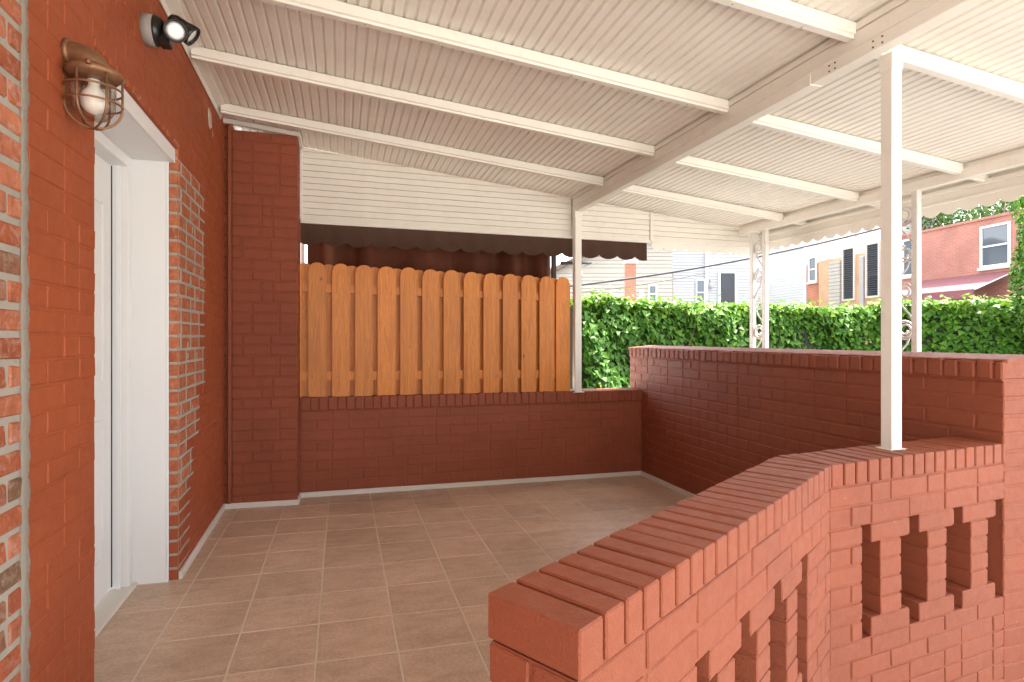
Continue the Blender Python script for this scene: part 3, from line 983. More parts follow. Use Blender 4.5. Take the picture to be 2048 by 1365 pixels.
link('infill_backing', mesh_of(V, [(0, 1, 2, 3), (7, 6, 5, 4), (0, 4, 5, 1), (1, 5, 6, 2), (2, 6, 7, 3), (3, 7, 4, 0)]), si, mat=CR)
box('bottom_rail', si, (0, -.016, SZ0), (3.585 - .47, .014, SZ0 + .022), CR, .003)
box('bottom_rail', si, (3.585 - .465, -.012, SZ0 + .004), (XE - .49, .010, SZ0 + .022), CR, .003)
box('corner_trim', si, (-.006, -.018, SZ0 + .0225), (.016, .012, roof_z(.48) - .01), CR, .002)
box('joint_trim', si, (3.575 - .47, -.018, SZ0 + .0225), (3.605 - .47, .010, roof_z(3.6) - .012), CR, .002)
valance('side_valance', si, XE - 3.60 - .01, .062, .128, .032, .003, CR, (3.60 - .47, -.004, SZ0 + .006), 0)
# square posts
def sq_post(x, y, z0, z1, w_):
    me = prism_mesh([(-w_ / 2, -w_ / 2), (w_ / 2, -w_ / 2), (w_ / 2, w_ / 2), (-w_ / 2, w_ / 2)], z0, z1, .003)
    me.materials.append(CR)
    po = link('post', me, rf, (x, y, 0))
    box('foot_plate', po, (-w_ * .85, -w_ * .7, z0 - .001), (w_ * .85, w_ * .7, z0 + .004), CR, .001)
    box('head_bracket', po, (-w_ / 2 - .003, -w_ / 2 - .003, z1 - .055), (w_ / 2 + .003, w_ / 2 + .003, z1 + .012), CR, .002)
    return po
sq_post(BX - .005, 4.735, .735, MBZ0, .062)
sq_post(2.895, 1.768, ZT - .002, MBZ0 + .002, .052)
# scrolled iron posts under the outer beam, standing on the lower yard
def scroll_post(x, y, w_=.17):
    so = link('scroll_post', None, rf, (x, y, 0))
    z0, z1 = -.62, OB0 + .004
    for s in (-1, 1):
        box('tube', so, (-.022, s * w_ / 2 - .022, z0), (.022, s * w_ / 2 + .022, z1), M['white_iron'], .004)
    gp = w_ / 2 - .022
    def scr(pts): link('scroll', tube_mesh(pts, .0072, 6), so, mat=M['white_iron'])
    zc = z1 - .16; k = 0
    while zc > z0 + .3:
        sg = 1 if k % 2 == 0 else -1
        # spiral
        pts = []
        for i in range(26):
            a = i / 25 * 2.3 * 2 * math.pi * .75 + math.pi / 2
            r = gp * (.98 - .62 * i / 25)
            pts.append((0, sg * r * math.cos(a), zc + r * math.sin(a)))
        scr(pts)
        # leaning link to the next scroll
        scr([(0, sg * gp * .55, zc - gp * .85), (0, sg * gp * .25, zc - .10), (0, -sg * gp * .6, zc - .16), (0, -sg * gp * .95, zc - .21)])
        if k % 3 == 0: scr([(0, gp * math.cos(a_), zc + gp * math.sin(a_)) for a_ in [t / 18 * 2 * math.pi for t in range(19)]])
        zc -= .265; k += 1
    return so
def ypos(px, X):
    r = ray(px); return (X - CAM.x) * r.y / r.x
scroll_post(OX, ypos(1518, OX))
scroll_post(OX, ypos(1830, OX) + .075)

# ================================================================== WOODEN FENCE
fe = thing('wooden_fence', 'honey stained board on board fence with rounded tops on the low brick wall', 'fence', (.468, 4.66, 0), (0, 0, AL))
def board_mesh(wd, h, th=.016):
    n = 10; poly = [(-wd / 2, 0), (wd / 2, 0)]
    sh = h - wd * .30
    poly.append((wd / 2, sh - .018)); poly.append((wd / 2 - .010, sh - .006))
    for i in range(n + 1):
        a = math.pi * i / n
        poly.append(((wd / 2 - .010) * math.cos(a), sh + (wd * .30) * math.sin(a)))
    poly.append((-wd / 2 + .010, sh - .006)); poly.append((-wd / 2, sh - .018))
    V = [(x, 0, z) for x, z in poly] + [(x, th, z) for x, z in poly]
    n = len(poly)
    Fc = [tuple(range(n)), tuple(range(2 * n - 1, n - 1, -1))] + [(k, n + k, n + (k + 1) % n, (k + 1) % n) for k in range(n)]
    return mesh_of(V, Fc)
bs = [(-.07, .066 - .052), (.065, .195), (.239, .370), (.411, .547), (.584, .725), (.764, .901), (.943, 1.081), (1.119, 1.257), (1.290, 1.427), (1.462, 1.601), (1.635, 1.771), (1.804, 1.942), (1.972, 2.112), (2.131, 2.265)]
rr = random.Random(51)
def top_z(x): return 1.805 - .0218 * x
def bot_z(x): return .7645 - .0085 * x
for i, (a, b) in enumerate(bs):
    c = (a + b) / 2
    if i == 0: a, b, c = -.003, .014, .0055
    if i == 0:
        box('board', fe, (.004, -.016, bot_z(0)), (.016, .0, top_z(0) - .03), M['wood'], .001)
    else:
        me = board_mesh(b - a, top_z(c) - bot_z(c) + rr.uniform(-.003, .003)); me.materials.append(M['wood'])
        o = link('board', me, fe, (c, -.016, bot_z(c)), (0, rr.uniform(-.003, .003), 0))
        for z in (1.585, .915):
            for dx in (-.036, .036):
                link('nail_head', _cache.setdefault('nail', lathe_mesh([(.0032, 0), (.0026, .0012), (0, .0014)], 8)), o, (dx + rr.uniform(-.004, .004), -.0002, z - .02 * c - bot_z(c) + rr.uniform(-.008, .008)), (R(90), 0, 0), M['screw'])
    if i < len(bs) - 1:
        c2 = (b + bs[i + 1][0]) / 2
        me = board_mesh(.138, top_z(c2) - .005 - bot_z(c2)); me.materials.append(M['wood'])
        link('back_board', me, fe, (c2, .040, bot_z(c2)))
for (za, zb) in ((1.5750, 1.6385), (.892, .962)):
    V = []
    for x in (-.0, 2.262):
        z0, z1 = za - .0135 * x, zb - .0135 * x
        V += [(x, .0005, z0), (x, .0395, z0), (x, .0395, z1), (x, .0005, z1)]
    link('rail', mesh_of(V, [(0, 1, 2, 3), (7, 6, 5, 4), (0, 4, 5, 1), (1, 5, 6, 2), (2, 6, 7, 3), (3, 7, 4, 0)]), fe, mat=M['wood'])

# ================================================================== NEIGHBOUR'S BROWN AWNING AND CURTAIN
na = thing('brown_awning', 'dark brown cloth awning with scalloped valance hanging behind the fence', 'awning', (.44, 4.86, 0), (0, 0, AS))
AWL = 3.17
valance('valance', na, AWL, .205, .19, .035, .004, M['brown_cloth'], (0, 0, 2.185), 0, .006)
V = [(0, .004, 2.185), (AWL, .004, 2.185), (AWL, 1.9, 2.75), (0, 1.9, 2.75)]
V += [(a, b, c + .012) for a, b, c in V]
link('canopy', mesh_of(V, [(0, 1, 2, 3), (7, 6, 5, 4), (0, 4, 5, 1), (1, 5, 6, 2), (2, 6, 7, 3), (3, 7, 4, 0)]), na, mat=M['brown_cloth'])
V = [(AWL - .003, .004, 2.185), (AWL - .003, .004, 2.0), (AWL - .003, .5, 2.15), (AWL - .003, 1.9, 2.75)]
V += [(a + .003, b, c) for a, b, c in V]
link('side_flap', mesh_of(V, [(0, 1, 2, 3), (7, 6, 5, 4), (0, 4, 5, 1), (1, 5, 6, 2), (2, 6, 7, 3), (3, 7, 4, 0)]), na, mat=M['brown_cloth'])
link('front_bar', tube_mesh([(0, .02, 2.175), (AWL, .02, 2.175)], .014, 8), na, mat=M['dark_metal'])
link('arm', tube_mesh([(2.32, .10, 1.92), (3.0, .9, 2.05), (3.2, 1.5, 2.1)], .016, 8), na, mat=M['dark_metal'])
box('leg', na, (2.235, .12, -.62), (2.275, .16, 2.18), M['dark_metal'], .003)
box('leg', na, (.02, .12, -.62), (.05, .15, 2.18), M['white_iron'], .003)
cu = thing('hanging_curtain', 'rust brown cloth curtain hanging in soft folds behind the fence tops', 'curtain', (.50, 5.15, 0), (0, 0, AS))
V = []; Fc = []
nx, nz = 120, 8
for i in range(nx + 1):
    x = 2.22 * i / nx
    for k in range(nz + 1):
        z = .9 + 1.27 * k / nz
        y = .10 * math.sin(x * 17 + 1.6 * math.sin(x * 3)) * (.5 + .5 * (1 - k / nz)) + .008 * math.sin(x * 23 + z * 3) + .03 * math.sin(x * 5.3)
        V.append((x, y, z))
for i in range(nx):
    for k in range(nz): Fc.append((i * (nz + 1) + k, (i + 1) * (nz + 1) + k, (i + 1) * (nz + 1) + k + 1, i * (nz + 1) + k + 1))
link('cloth', mesh_of(V, Fc, smooth=True), cu, mat=M['rust_cloth'])
link('curtain_rod', tube_mesh([(-.05, 0, 2.17), (2.27, 0, 2.17)], .010, 8), cu, mat=M['dark_metal'])

# ================================================================== CAGED WALL LAMP
la = thing('caged_wall_lamp', 'aged copper bulkhead wall lamp with round bulb inside a wire cage', 'lamp', (.019, 1.95, .0585))
la.scale = (.96, .96, .96)
BZ = M['bronze']
lx = .070
link('wall_plate', lathe_mesh([(.040, 0), (.040, .010), (.036, .014), (0, .014)], 24), la, (.0, 0, 2.068), (0, R(90), 0), BZ)
el = []
rad = []
for i in range(13):
    a = math.pi / 2 * i / 12
    el.append((.006 + .064 * math.sin(a), 0, 2.066 - .052 * (1 - math.cos(a)))); rad.append(.033 + .014 * i / 12)
link('elbow', tube_mesh(el, .04, 20, radii=rad), la, mat=BZ)
zt = 2.012
link('flange', lathe_mesh([(.05, .02), (.064, .012), (.072, .008), (.074, 0), (.072, -.008), (.066, -.012), (.060, -.020), (.04, -.020)], 28), la, (lx, 0, zt), (0, 0, 0), BZ)
for a in (40, 160, 280):
    link('thumb_screw', lathe_mesh([(.006, -.006), (.008, 0), (.006, .008), (0, .010)], 8), la, (lx + .08 * math.cos(R(a)), .08 * math.sin(R(a)), zt + .004), (0, 0, 0), BZ)
cage = link('cage', None, la, (lx, 0, zt))
cr, chh = .072, .165
for k in range(6):
    a = R(15 + 60 * k)
    pts = [(cr * math.cos(a), cr * math.sin(a), -.010), (cr * math.cos(a), cr * math.sin(a), -.095)]
    for i in range(1, 9):
        t = math.pi / 2 * i / 8
        pts.append((cr * math.cos(t) * math.cos(a), cr * math.cos(t) * math.sin(a), -.095 - .070 * math.sin(t)))
    link('wire', tube_mesh(pts, .0035, 6), cage, mat=BZ)
for z in (-.048, -.092):
    link('ring', tube_mesh([((cr + .001) * math.cos(t), (cr + .001) * math.sin(t), z) for t in [2 * math.pi * i / 32 for i in range(32)]], .0032, 6, True), cage, mat=BZ)
gp = [(.056, -.012), (.057, -.05), (.056, -.09)] + [(.056 * math.cos(t), -.09 - .056 * math.sin(t)) for t in [math.pi / 2 * i / 8 for i in range(1, 9)]]
link('glass_jar', lathe_mesh(gp, 28), la, (lx, 0, zt), mat=M['glass'])
link('bulb', lathe_mesh([(.013, -.005), (.014, -.03), (.018, -.045), (.031, -.06), (.036, -.078), (.033, -.098), (.022, -.115), (.008, -.122), (0, -.123)], 24), la, (lx, 0, zt), mat=M['bulb'])
link('socket', lathe_mesh([(.018, .0), (.018, -.022), (.014, -.03)], 16), la, (lx, 0, zt), mat=M['bulb'])

# ================================================================== TWIN FLOODLIGHT
fd = thing('twin_floodlight', 'black twin head floodlight on a round grey junction box under the roof edge', 'floodlight', (.006, 2.665, 2.478))
fd.scale = (1.12, 1.12, 1.12)
link('junction_box', lathe_mesh([(.055, -.002), (.055, .036), (.052, .038), (0, .038)], 28), fd, rot=(0, R(90), 0), mat=M['grey_box'])
link('cover_plate', lathe_mesh([(.054, .038), (.054, .044), (.044, .062), (.034, .068), (0, .068)], 28), fd, rot=(0, R(90), 0), mat=M['black_plastic'])
box('sensor_housing', fd, (.05, -.03, -.052), (.088, .03, -.012), M['black_plastic'], .006)
def flood_head(loc, aim):
    hd = link('lamp_head', None, fd, loc)
    q = Vector(aim).normalized().to_track_quat('Z', 'Y').to_euler()
    hd.rotation_euler = q
    link('housing', lathe_mesh([(0, -.075), (.018, -.073), (.026, -.06), (.031, -.02), (.037, .0), (.039, .012), (.0385, .022), (.034, .022), (.033, .012), (0, .010)], 26), hd, mat=M['black_plastic'])
    link('lens', lathe_mesh([(.033, .0125), (.02, .0145), (0, .0155)], 24), hd, mat=M['lens'])
flood_head((.112, -.045, -.012), (.36, -1, -.42))
flood_head((.140, .02, .018), (1, .10, -.75))
link('swivel_arm', tube_mesh([(.06, 0, -.005), (.08, -.01, -.0), (.10, -.005, .01)], .012, 10), fd, mat=M['black_plastic'])
link('swivel_arm', tube_mesh([(.06, 0, .005), (.09, .015, .01), (.13, .03, .025)], .012, 10), fd, mat=M['black_plastic'])

# ================================================================== IVY
def leaf_cloud(name, parent, P, N, S, tone, mat, down=True):
    """3-lobed leaves: P positions, N facing normals, S sizes, tone 0..1"""
    n = len(P)
    base = np.array([(0, 0, 0), (-.62, -.10, .10), (-.34, -.48, .05), (0, -1.05, -.06), (.34, -.48, .05), (.62, -.10, .10)])
    ref = np.zeros((n, 3)); ref[:, 2] = 1.0
    if not down: ref = NR.randn(n, 3)
    ref = ref + NR.randn(n, 3) * .45
    N = N / np.linalg.norm(N, axis=1)[:, None]
    U = np.cross(ref, N); U /= np.linalg.norm(U, axis=1)[:, None] + 1e-9
    Vv = np.cross(N, U)
    V = P[:, None, :] + S[:, None, None] * (base[None, :, 0:1] * U[:, None, :] + base[None, :, 1:2] * Vv[:, None, :] + base[None, :, 2:3] * N[:, None, :])
    V = V.reshape(-1, 3)
    tri = np.array([(0, 1, 2), (0, 2, 3), (0, 3, 4), (0, 4, 5)])
    Fi = (np.arange(n)[:, None, None] * 6 + tri[None]).reshape(-1, 3)
    me = bpy.data.meshes.new(name)
    me.vertices.add(len(V)); me.vertices.foreach_set('co', V.astype(np.float32).ravel())
    me.loops.add(len(Fi) * 3); me.loops.foreach_set('vertex_index', Fi.astype(np.int32).ravel())
    me.polygons.add(len(Fi)); me.polygons.foreach_set('loop_start', (np.arange(len(Fi)) * 3).astype(np.int32)); me.polygons.foreach_set('loop_total', np.full(len(Fi), 3, np.int32))
    me.update(calc_edges=True)
    at_ = me.attributes.new('tone', 'FLOAT', 'POINT')
    at_.data.foreach_set('value', np.repeat(tone, 6).astype(np.float32))
    me.materials.append(mat)
    o = link(name, me, parent); o['kind'] = 'stuff'
    return o
def ivy_run(name, label, p, q, ztop, zbot, thick, dens, seed, bumpy=.05, hump=None):
    """ivy grown over a fence from p to q; leaves face the porch side"""
    p, q = Vector((p[0], p[1])), Vector((q[0], q[1])); L = (q - p).length
    t = thing(name, label, 'ivy', (p.x, p.y, 0), (0, 0, math.atan2(q.y - p.y, q.x - p.x)), None)
    rs = np.random.RandomState(seed)
    ph = rs.uniform(0, 6, 6)
    def zt(x):
        z = ztop + bumpy * (np.sin(x * 3.1 + ph[0]) * .5 + np.sin(x * 7.3 + ph[1]) * .35 + np.sin(x * 15 + ph[2]) * .25)
        if hump is not None: z = z + hump(x / L)
        return z
    def yf(x, z):      # front surface relief
        return .07 * np.sin(x * 2.7 + ph[3] + z * 1.3) + .05 * np.sin(x * 6.1 + z * 5 + ph[4]) + .03 * np.sin(z * 9 + ph[5])
    # dark core slab added behind the leaves to stop see-through gaps
    xs = np.linspace(0, L, max(8, int(L * 8)))
    V = []; Fc = []
    for i, x in enumerate(xs):
        top = float(zt(x)) - .07
        V += [(x, .10, zbot), (x, .10, top - .05), (x, .14, top), (x, thick - .05, top), (x, thick, zbot)]
        if i:
            k = len(V) - 10
            for s in range(4): Fc.append((k + s, k + 5 + s, k + 6 + s, k + 1 + s))
    k = len(V) - 5
    Fc += [(0, 1, 2, 3, 4), (k + 4, k + 3, k + 2, k + 1, k)]
    link('dark_core', mesh_of(V, Fc), t, mat=M['ivy_core'])
    nf = int(dens * L * (ztop - zbot))
    x = rs.uniform(-.02, L + .02, nf); z = zbot + (zt(x) - zbot) * rs.uniform(0, 1, nf) ** .85
    lay = rs.uniform(0, 1, nf)
    y = yf(x, z) * .8 + .05 - .10 * lay + .05
    P1 = np.c_[x, y, z]
    N1 = np.c_[rs.randn(nf) * .45, -np.ones(nf), .55 + rs.randn(nf) * .4]
    nt = int(dens * L * thick * 1.6)
    x2 = rs.uniform(-.02, L + .02, nt); y2 = rs.uniform(-.02, thick, nt)
    z2 = zt(x2) + rs.uniform(-.06, .05, nt) + (rs.uniform(0, 1, nt) > .93) * rs.uniform(.0, .13, nt)
    P2 = np.c_[x2, y2, z2]
    N2 = np.c_[rs.randn(nt) * .6, -.35 + rs.randn(nt) * .5, np.ones(nt)]
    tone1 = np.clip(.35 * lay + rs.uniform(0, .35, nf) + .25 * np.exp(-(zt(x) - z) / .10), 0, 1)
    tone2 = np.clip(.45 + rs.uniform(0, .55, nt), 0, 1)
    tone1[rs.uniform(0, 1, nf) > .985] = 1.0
    P = np.r_[P1, P2]; N = np.r_[N1, N2]; S = rs.uniform(.044, .086, nf + nt)
    S[nf:] *= .85
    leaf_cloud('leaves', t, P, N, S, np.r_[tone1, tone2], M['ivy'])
    # a few bare stems showing through
    for s in range(int(L * 1)):
        x0 = rs.uniform(0, L); pts = []
        for i in range(8):
            pts.append((x0 + .1 * math.sin(i * .9 + s), .04 + .02 * math.sin(i * 2.0), zbot + (float(zt(x0)) - .1 - zbot) * i / 7))
        link('stem', tube_mesh(pts, .006, 5), t, mat=M['bark'])
    return t
iA, iB, iC, iD = at(1166, 6.7), at(1272, 7.15), at(1742, 8.5), at(2150, 7.2)
ivy_run('ivy_hedge', 'tall rounded end of ivy hedge beside the far square post', iA, iB, 1.67, -.62, .45, 1150, 3, .02, lambda t: .07 * np.sin(np.clip(t, 0, 1) * np.pi) - .03)
ivy_run('ivy_hedge', 'long ivy covered fence seen beyond the tall side wall and scrolled post', iB, iC, 1.635, .3, .40, 1150, 5, .025)
ivy_run('ivy_hedge', 'ivy covered fence in front of the pink brick house with mauve awning', iC, iD, 1.70, .3, .40, 1150, 7, .025)
# ivy on a slim post rising at the fence
ip = at(2070, 7.25)
iv = thing('ivy_column', 'upright column of ivy climbing above the hedge by the pink brick house', 'ivy', (ip.x, ip.y, 0))
link('post', tube_mesh([(0, 0, -.62), (0, 0, 3.05)], .05, 8), iv, mat=M['bark'])
rs = np.random.RandomState(9); n = 2600
a = rs.uniform(0, 2 * np.pi, n); z = rs.uniform(1.3, 3.1, n); r = .11 + .10 * rs.uniform(0, 1, n) ** .6 + .05 * np.sin(z * 6 + a)
P = np.c_[r * np.cos(a), r * np.sin(a), z]; N = np.c_[np.cos(a), np.sin(a), .5 + .4 * rs.randn(n)] + rs.randn(n, 3) * .3
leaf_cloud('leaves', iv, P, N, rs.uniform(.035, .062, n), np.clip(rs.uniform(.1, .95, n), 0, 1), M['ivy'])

# ================================================================== HOUSES BEYOND
def facade(name, label, cat, px0, px1, P, d, ztop, mat, depth=6, zbot=-.62, roof=None):
    s0, _ = hit(px0, P, d); s1, _ = hit(px1, P, d)
    if s0 > s1: s0, s1 = s1, s0
    o = Vector(P) + Vector(d) * s0; L = s1 - s0
    ang = math.atan2(d[1], d[0])
    back = Vector((-d[1], d[0]))
    sgn = 1 if back.dot(o - Vector((CAM.x, CAM.y))) > 0 else -1
    t = thing(name, label, cat, (o.x, o.y, 0), (0, 0, ang))
    y0, y1 = (0, depth) if sgn > 0 else (-depth, 0)
    box('wall', t, (0, y0, zbot), (L, y1, ztop), mat)
    if roof == 'flat':
        box('roof', t, (-.1, y0 - .1, ztop + .002), (L + .1, y1 + .1, ztop + .12), M['silver_roof'], .01)
    t['_s'] = 0; del t['_s']
    return t, s0, sgn, L
def fx(px, P, d, s0): return hit(px, P, d)[0] - s0
def zat(py, px, P, d): return CAM.z + (676 - py) / 1144.0 * hit(px, P, d)[1]
def window(t, sgn, xa, xb, za, zb, pane=None, frame=None, sill=True, mid=True, fw=.06):
    if xa > xb: xa, xb = xb, xa
    f = -sgn
    pane = pane or M['pane']; frame = frame or M['house_white']
    def bx_(nm, par, a, b, ya, yb, c, d_, m_):
        ya, yb = sorted((ya * f, yb * f)); return box(nm, par, (a, ya, c), (b, yb, d_), m_)
    wn_ = link('window', None, t)
    bl = []
    for (a, b, c, d_) in ((xa, xa + fw, za, zb), (xb - fw, xb, za, zb), (xa + fw, xb - fw, za, za + fw), (xa + fw, xb - fw, zb - fw, zb)):
        ya, yb = sorted((.002 * f, .05 * f)); bl.append(((a, ya, c), (b, yb, d_)))
    if mid:
        zm = (za + zb) / 2; ya, yb = sorted((.002 * f, .04 * f)); bl.append(((xa + fw, ya, zm - .025), (xb - fw, yb, zm + .025)))
    link('frame', boxes_mesh(bl), wn_, mat=frame)
    bx_('pane', wn_, xa + fw * .8, xb - fw * .8, .003, .012, za + fw * .8, zb - fw * .8, pane)
    if sill: bx_('sill', wn_, xa - .06, xb + .06, .002, .09, za - .10, za - .002, M['house_beige'])
    return wn_
# row across the yard facing the porch
PR = (CAM.x + 20.0, 13.14); _d = Vector((.139, 1.002)).normalized(); DR = (_d.x, _d.y)
pk, s0, sg, L = facade('brick_house', 'pink brick house with white sash windows behind the ivy fence', 'house', 2300, 1768, PR, DR, 5.05, M['far_brick'], 7)
for (a, b, c, d_) in ((1962, 2022, 533, 449), (1806, 1839, 552, 478)):
    window(pk, sg, fx(a, PR, DR, s0), fx(b, PR, DR, s0), zat(c, (a + b) / 2, PR, DR), zat(d_, (a + b) / 2, PR, DR))
link('parapet', boxes_mesh([((-.05, -.35 if sg < 0 else -.05, 5.052), (L + .05, .05 if sg < 0 else .35, 5.14))]), pk, mat=M['far_brick'])
# mauve awning on that house
xa, xb = sorted((fx(1845, PR, DR, s0), fx(2032, PR, DR, s0)))
za = zat(560, 1940, PR, DR)
aw = thing('mauve_awning', 'faded mauve cloth awning low on the pink brick house', 'awning', pk.location, pk.rotation_euler)
f = -sg
V = [(xa, .01 * f, za + .15), (xb, .01 * f, za + .15), (xb, 1.5 * f, za - .45), (xa, 1.5 * f, za - .45), (xa, 1.5 * f, za - .72), (xb, 1.5 * f, za - .72)]
link('canopy', mesh_of(V + [(a, b, c - .02) for a, b, c in V], [(0, 1, 2, 3), (9, 8, 7, 6), (0, 3, 9, 6), (1, 7, 8, 2)]), aw, mat=M['mauve_cloth'])
link('valance', mesh_of([V[3], V[2], V[5], V[4]], [(0, 1, 2, 3)]), aw, mat=M['mauve_cloth'])
for k in range(7):
    x = xa + (xb - xa) * k / 6
    link('rib', tube_mesh([(x, .02 * f, za + .12), (x, 1.48 * f, za - .47)], .02, 6), aw, mat=M['house_white'])
# louvred bay building
lv, s0, sg, L = facade('louvred_house', 'tan brick house with tall slate louvred shutters', 'house', 1767, 1637, PR, DR, 4.75, M['tan_brick'], 6)
f = -sg
def louvre(pa, pb, ya_, yb_):
    xa, xb = sorted((fx(pa, PR, DR, s0), fx(pb, PR, DR, s0))); pm = (pa + pb) / 2
    z0, z1 = zat(ya_, pm, PR, DR), zat(yb_, pm, PR, DR)
    sh = link('shutter', None, lv)
    bl = []
    for (a, b, c, d_) in ((xa, xa + .09, z0, z1), (xb - .09, xb, z0, z1), (xa + .09, xb - .09, z0, z0 + .08), (xa + .09, xb - .09, z1 - .08, z1)):
        y0, y1 = sorted((.002 * f, .07 * f)); bl.append(((a, y0, c), (b, y1, d_)))
    link('frame', boxes_mesh(bl), sh, mat=M['house_beige'])
    n = 24
    for k in range(n):
        z = z0 + .10 + (z1 - z0 - .2) * k / (n - 1)
        me = bevbox(xb - xa - .2, .05, .03, 0); me = with_mat(me, M['shutter'])
        link('slat', me, sh, ((xa + xb) / 2, .035 * f, z), (R(35) * sg, 0, 0))
    y0, y1 = sorted((.003 * f, .010 * f)); box('back', sh, (xa + .08, y0, z0 + .06), (xb - .08, y1, z1 - .06), M['pane_dark'])
louvre(1686, 1712, 602, 495); louvre(1733, 1762, 596, 485)
xa, xb = sorted((fx(1662, PR, DR, s0), fx(1684, PR, DR, s0)))
y0, y1 = sorted((.0 * f, .12 * f)); box('siding_panel', lv, (xa, y0 + .002, .2), (xb, y1, 4.6), M['siding_beige'])
xa, xb = sorted((fx(1722, PR, DR, s0), fx(1730, PR, DR, s0)))
box('downpipe', lv, (xa, min(.002 * f, .1 * f), .0), (xb, max(.002 * f, .1 * f), 4.6), M['steel'], .01)
# narrow red brick with one window
nb, s0, sg, L = facade('narrow_brick_house', 'narrow red brick house front with one sash window beside the white house', 'house', 1636, 1613.5, PR, DR, 4.7, M['chim_brick'], 6)
window(nb, sg, fx(1618, PR, DR, s0), fx(1634, PR, DR, s0), zat(564, 1626, PR, DR), zat(514, 1626, PR, DR))
# big blank white house
wb, s0, sg, L = facade('white_house', 'large plain white house with blank lap siding wall', 'house', 1613, 1470, PR, DR, 7.5, M['siding_white'], 7)
box('corner_board', wb, (.0, min(.002 * -sg, .05 * -sg), 0), (.14, max(.002 * -sg, .05 * -sg), 7.4), M['house_white'])
# white house with dark door, further back, facing the yard
PW = tuple(at(1440, 27)[:2]); DW = tuple(Vector((math.cos(R(-14)), math.sin(R(-14)))))
wh, s0, sg, L = facade('white_house', 'white clapboard house with a dark upper doorway and sash window', 'house', 1333, 1530, PW, DW, 7.8, M['siding_white'], 8)
window(wh, sg, fx(1391, PW, DW, s0), fx(1410, PW, DW, s0), zat(612, 1400, PW, DW), zat(559, 1400, PW, DW))
f = -sg
xa, xb = sorted((fx(1440, PW, DW, s0), fx(1469, PW, DW, s0))); z0, z1 = zat(640, 1455, PW, DW), zat(547, 1455, PW, DW)
dr = link('door', None, wh)
y0, y1 = sorted((.002 * f, .03 * f)); box('leaf', dr, (xa, y0, z0), (xb, y1, z1), M['shutter'])
bl = []
for (a, b, c, d_) in ((xa - .1, xa, z0, z1 + .1), (xb, xb + .1, z0, z1 + .1), (xa, xb, z1, z1 + .1)):
    q0, q1 = sorted((.002 * f, .07 * f)); bl.append(((a, q0, c), (b, q1, d_)))
link('frame', boxes_mesh(bl), dr, mat=M['house_white'])
for k in range(16):
    z = z0 + .08 + (z1 - z0 - .16) * k / 15
    q0, q1 = sorted((.0305 * f, .045 * f)); box('slat', dr, (xa + .05, q0, z - .04), (xb - .05, q1, z + .02), M['shutter'])
link('downspout', tube_mesh([(fx(1412, PW, DW, s0), .09 * f, -.6), (fx(1412, PW, DW, s0), .09 * f, 7.6)], .06, 8), wh, mat=M['house_white'])
for px in (1381, 1419):
    x = fx(px, PW, DW, s0); zl = zat(572, px, PW, DW)
    lt = link('wall_lantern', None, wh)
    link('lantern_body', lathe_mesh([(.02, .12), (.09, .08), (.08, -.12), (.04, -.16), (0, -.17)], 10), lt, (x, .14 * f, zl), mat=M['steel'])
    link('bracket', tube_mesh([(x, .0, zl + .22), (x, .10 * f, zl + .30), (x, .14 * f, zl + .12)], .02, 6), lt, mat=M['steel'])
x0_, x1_ = fx(1345, PW, DW, s0), fx(1376, PW, DW, s0)
q0, q1 = sorted((.0 * f, .9 * f)); box('side_bay', wh, (0.02, q0 + .002, -.6), (fx(1374, PW, DW, s0), q1, zat(546, 1360, PW, DW)), M['siding_white'])
window(wh, sg, fx(1301, PW, DW, s0), fx(1315, PW, DW, s0), zat(607, 1308, PW, DW), zat(574, 1308, PW, DW)) if False else None
# beige house with gable, far left
PB_ = tuple(at(1250, 24)[:2]); DB = tuple(Vector((math.cos(R(-16)), math.sin(R(-16)))))
bh, s0, sg, L = facade('beige_house', 'beige sided house with sloping eave and small windows behind the hedge end', 'house', 1080, 1345, PB_, DB, 4.0, M['siding_beige'], 8)
window(bh, sg, fx(1296, PB_, DB, s0), fx(1314, PB_, DB, s0), zat(607, 1305, PB_, DB), zat(570, 1305, PB_, DB))
window(bh, sg, fx(1193, PB_, DB, s0), fx(1213, PB_, DB, s0), zat(618, 1203, PB_, DB), zat(588, 1203, PB_, DB), M['pane_dark'], M['house_beige'], False, False)
window(bh, sg, fx(1278, PB_, DB, s0), fx(1286, PB_, DB, s0), zat(600, 1282, PB_, DB), zat(580, 1282, PB_, DB), sill=False)
window(bh, sg, fx(1225, PB_, DB, s0), fx(1233, PB_, DB, s0), zat(605, 1229, PB_, DB), zat(588, 1229, PB_, DB), sill=False)
f = -sg
xg0, xg1, xg2 = fx(1080, PB_, DB, s0), fx(1218, PB_, DB, s0), fx(1345, PB_, DB, s0)
V = []
for y in (.35 * f, -7 * f):
    V += [(-.6, y, 3.35), (xg1, y, 5.15), (xg2 + .4, y, 5.6), (xg2 + .4, y, 5.75), (xg1, y, 5.35), (-.6, y, 3.5)]
link('roof', mesh_of(V, [(0, 1, 2, 3, 4, 5), (11, 10, 9, 8, 7, 6)] + [(k, 6 + k, 6 + (k + 1) % 6, (k + 1) % 6) for k in range(6)]), bh, mat=M['roof_dark'])
V = [(0, .0, 3.9), (xg2, .0, 3.9), (xg2, 0, 5.58), (xg1, 0, 5.14), (0, 0, 3.55)]
V = [(0, -.02 * f, 3.98), (xg2, -.02 * f, 3.98), (xg2, -.02 * f, 5.55), (xg1, -.02 * f, 5.1), (0, -.02 * f, 4.0)]
link('gable', mesh_of(V, [(0, 1, 2, 3, 4)]), bh, mat=M['siding_beige'])
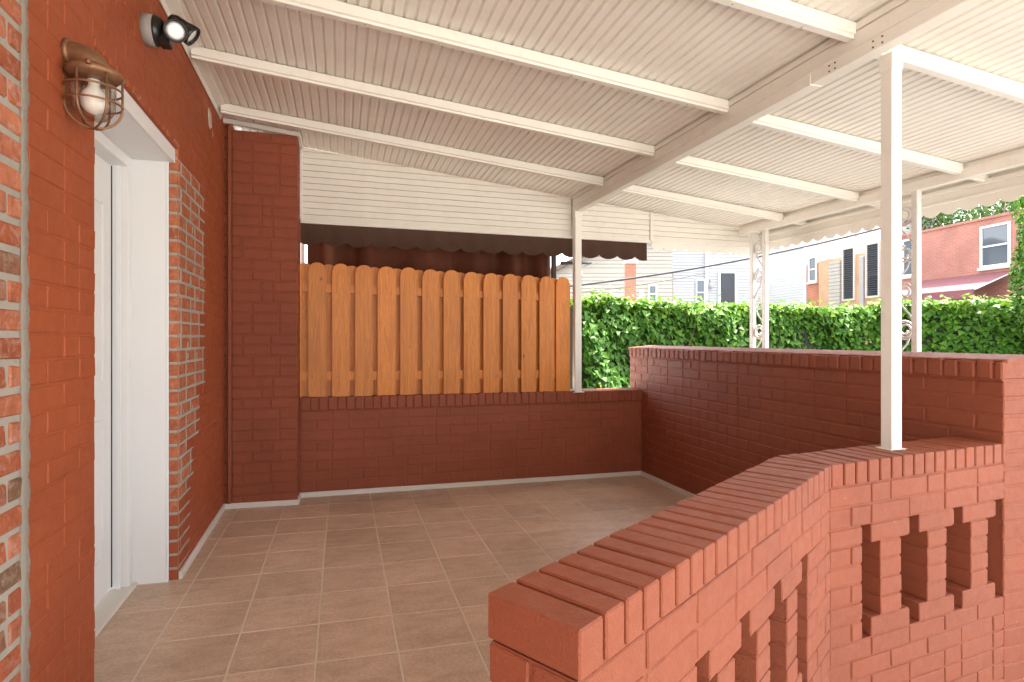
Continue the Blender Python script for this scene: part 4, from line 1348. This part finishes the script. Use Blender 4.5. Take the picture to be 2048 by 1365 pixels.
# chimneys in front of it
def chimney(px0, px1, D, ytop, label):
    a, b = at(px0, D), at(px1, D); L_ = (b - a).length
    z1 = CAM.z + (676 - ytop) / 1144 * D
    t = thing('brick_chimney', label, 'chimney', (a.x, a.y, 0), (0, 0, math.atan2(b.y - a.y, b.x - a.x)))
    box('stack', t, (0, 0, -.62), (L_, L_, z1), M['chim_brick'])
    box('cap', t, (-.05, -.05, z1 + .002), (L_ + .05, L_ + .05, z1 + .14), M['concrete'], .01)
chimney(1253, 1272, 21, 528, 'orange brick chimney stack standing against the beige house')
chimney(1150, 1162, 20, 552, 'slim red brick stack just right of the far square post')

# ================================================================== TREES behind the pink house
def tree(label, px, D, zc, r, n, seed):
    p = at(px, D)
    t = thing('leafy_tree', label, 'tree', (p.x, p.y, -.62))
    rs = np.random.RandomState(seed)
    H = zc + .62
    link('trunk', tube_mesh([(0, 0, 0), (.05, 0, H * .4), (0, .1, H * .8), (.1, 0, H)], .2, 8, radii=[.26, .2, .12, .05]), t, mat=M['bark'])
    for k in range(5):
        a = k * 1.3; link('limb', tube_mesh([(0, .05, H * .5), (math.cos(a) * r * .4, math.sin(a) * r * .4, H * .75), (math.cos(a) * r * .75, math.sin(a) * r * .75, H + .2)], .08, 6, radii=[.1, .06, .02]), t, mat=M['bark'])
    cl = rs.randn(26, 3); cl = cl / np.linalg.norm(cl, axis=1)[:, None] * rs.uniform(.35, .95, (26, 1)) * r * np.array([1, 1, .8])
    idx = rs.randint(0, 26, n)
    P = cl[idx] + rs.randn(n, 3) * r * .16 + np.array([0, 0, H])
    N = (P - np.array([0, 0, H])) + rs.randn(n, 3) * r * .6 + np.array([0, 0, r * .4])
    tone = np.clip(.25 + .5 * rs.uniform(0, 1, n) + .2 * (P[:, 2] - H) / r, 0, 1)
    leaf_cloud('crown', t, P, N, rs.uniform(.09, .17, n), tone, M['tree_leaf'])
tree('broad leafy tree rising behind the pink brick house roof', 1985, 27, 7.2, 3.4, 5200, 61)
tree('smaller leafy tree behind the louvred house roof', 1830, 30, 7.0, 2.6, 3600, 62)

# ================================================================== OVERHEAD CABLES
def cable(label, a, b, sag, r):
    a, b = Vector(a), Vector(b); pts = []
    for i in range(25):
        t = i / 24; p = a.lerp(b, t); p.z -= sag * 4 * t * (1 - t); pts.append(tuple(p))
    o = link('overhead_cable', tube_mesh(pts, r, 6), mat=M['cable'])
    return tag(o, label, 'cable', 'overhead cables across the yard')
c1a, c1b = at(1100, 13, 577), at(1900, 13, 418)
cable('thick black overhead cable crossing in front of the white houses', c1a, c1b, .22, .026)
cable('thin overhead wire below the thick cable by the beige house', at(1100, 16, 590), at(1420, 16, 545), .08, .009)
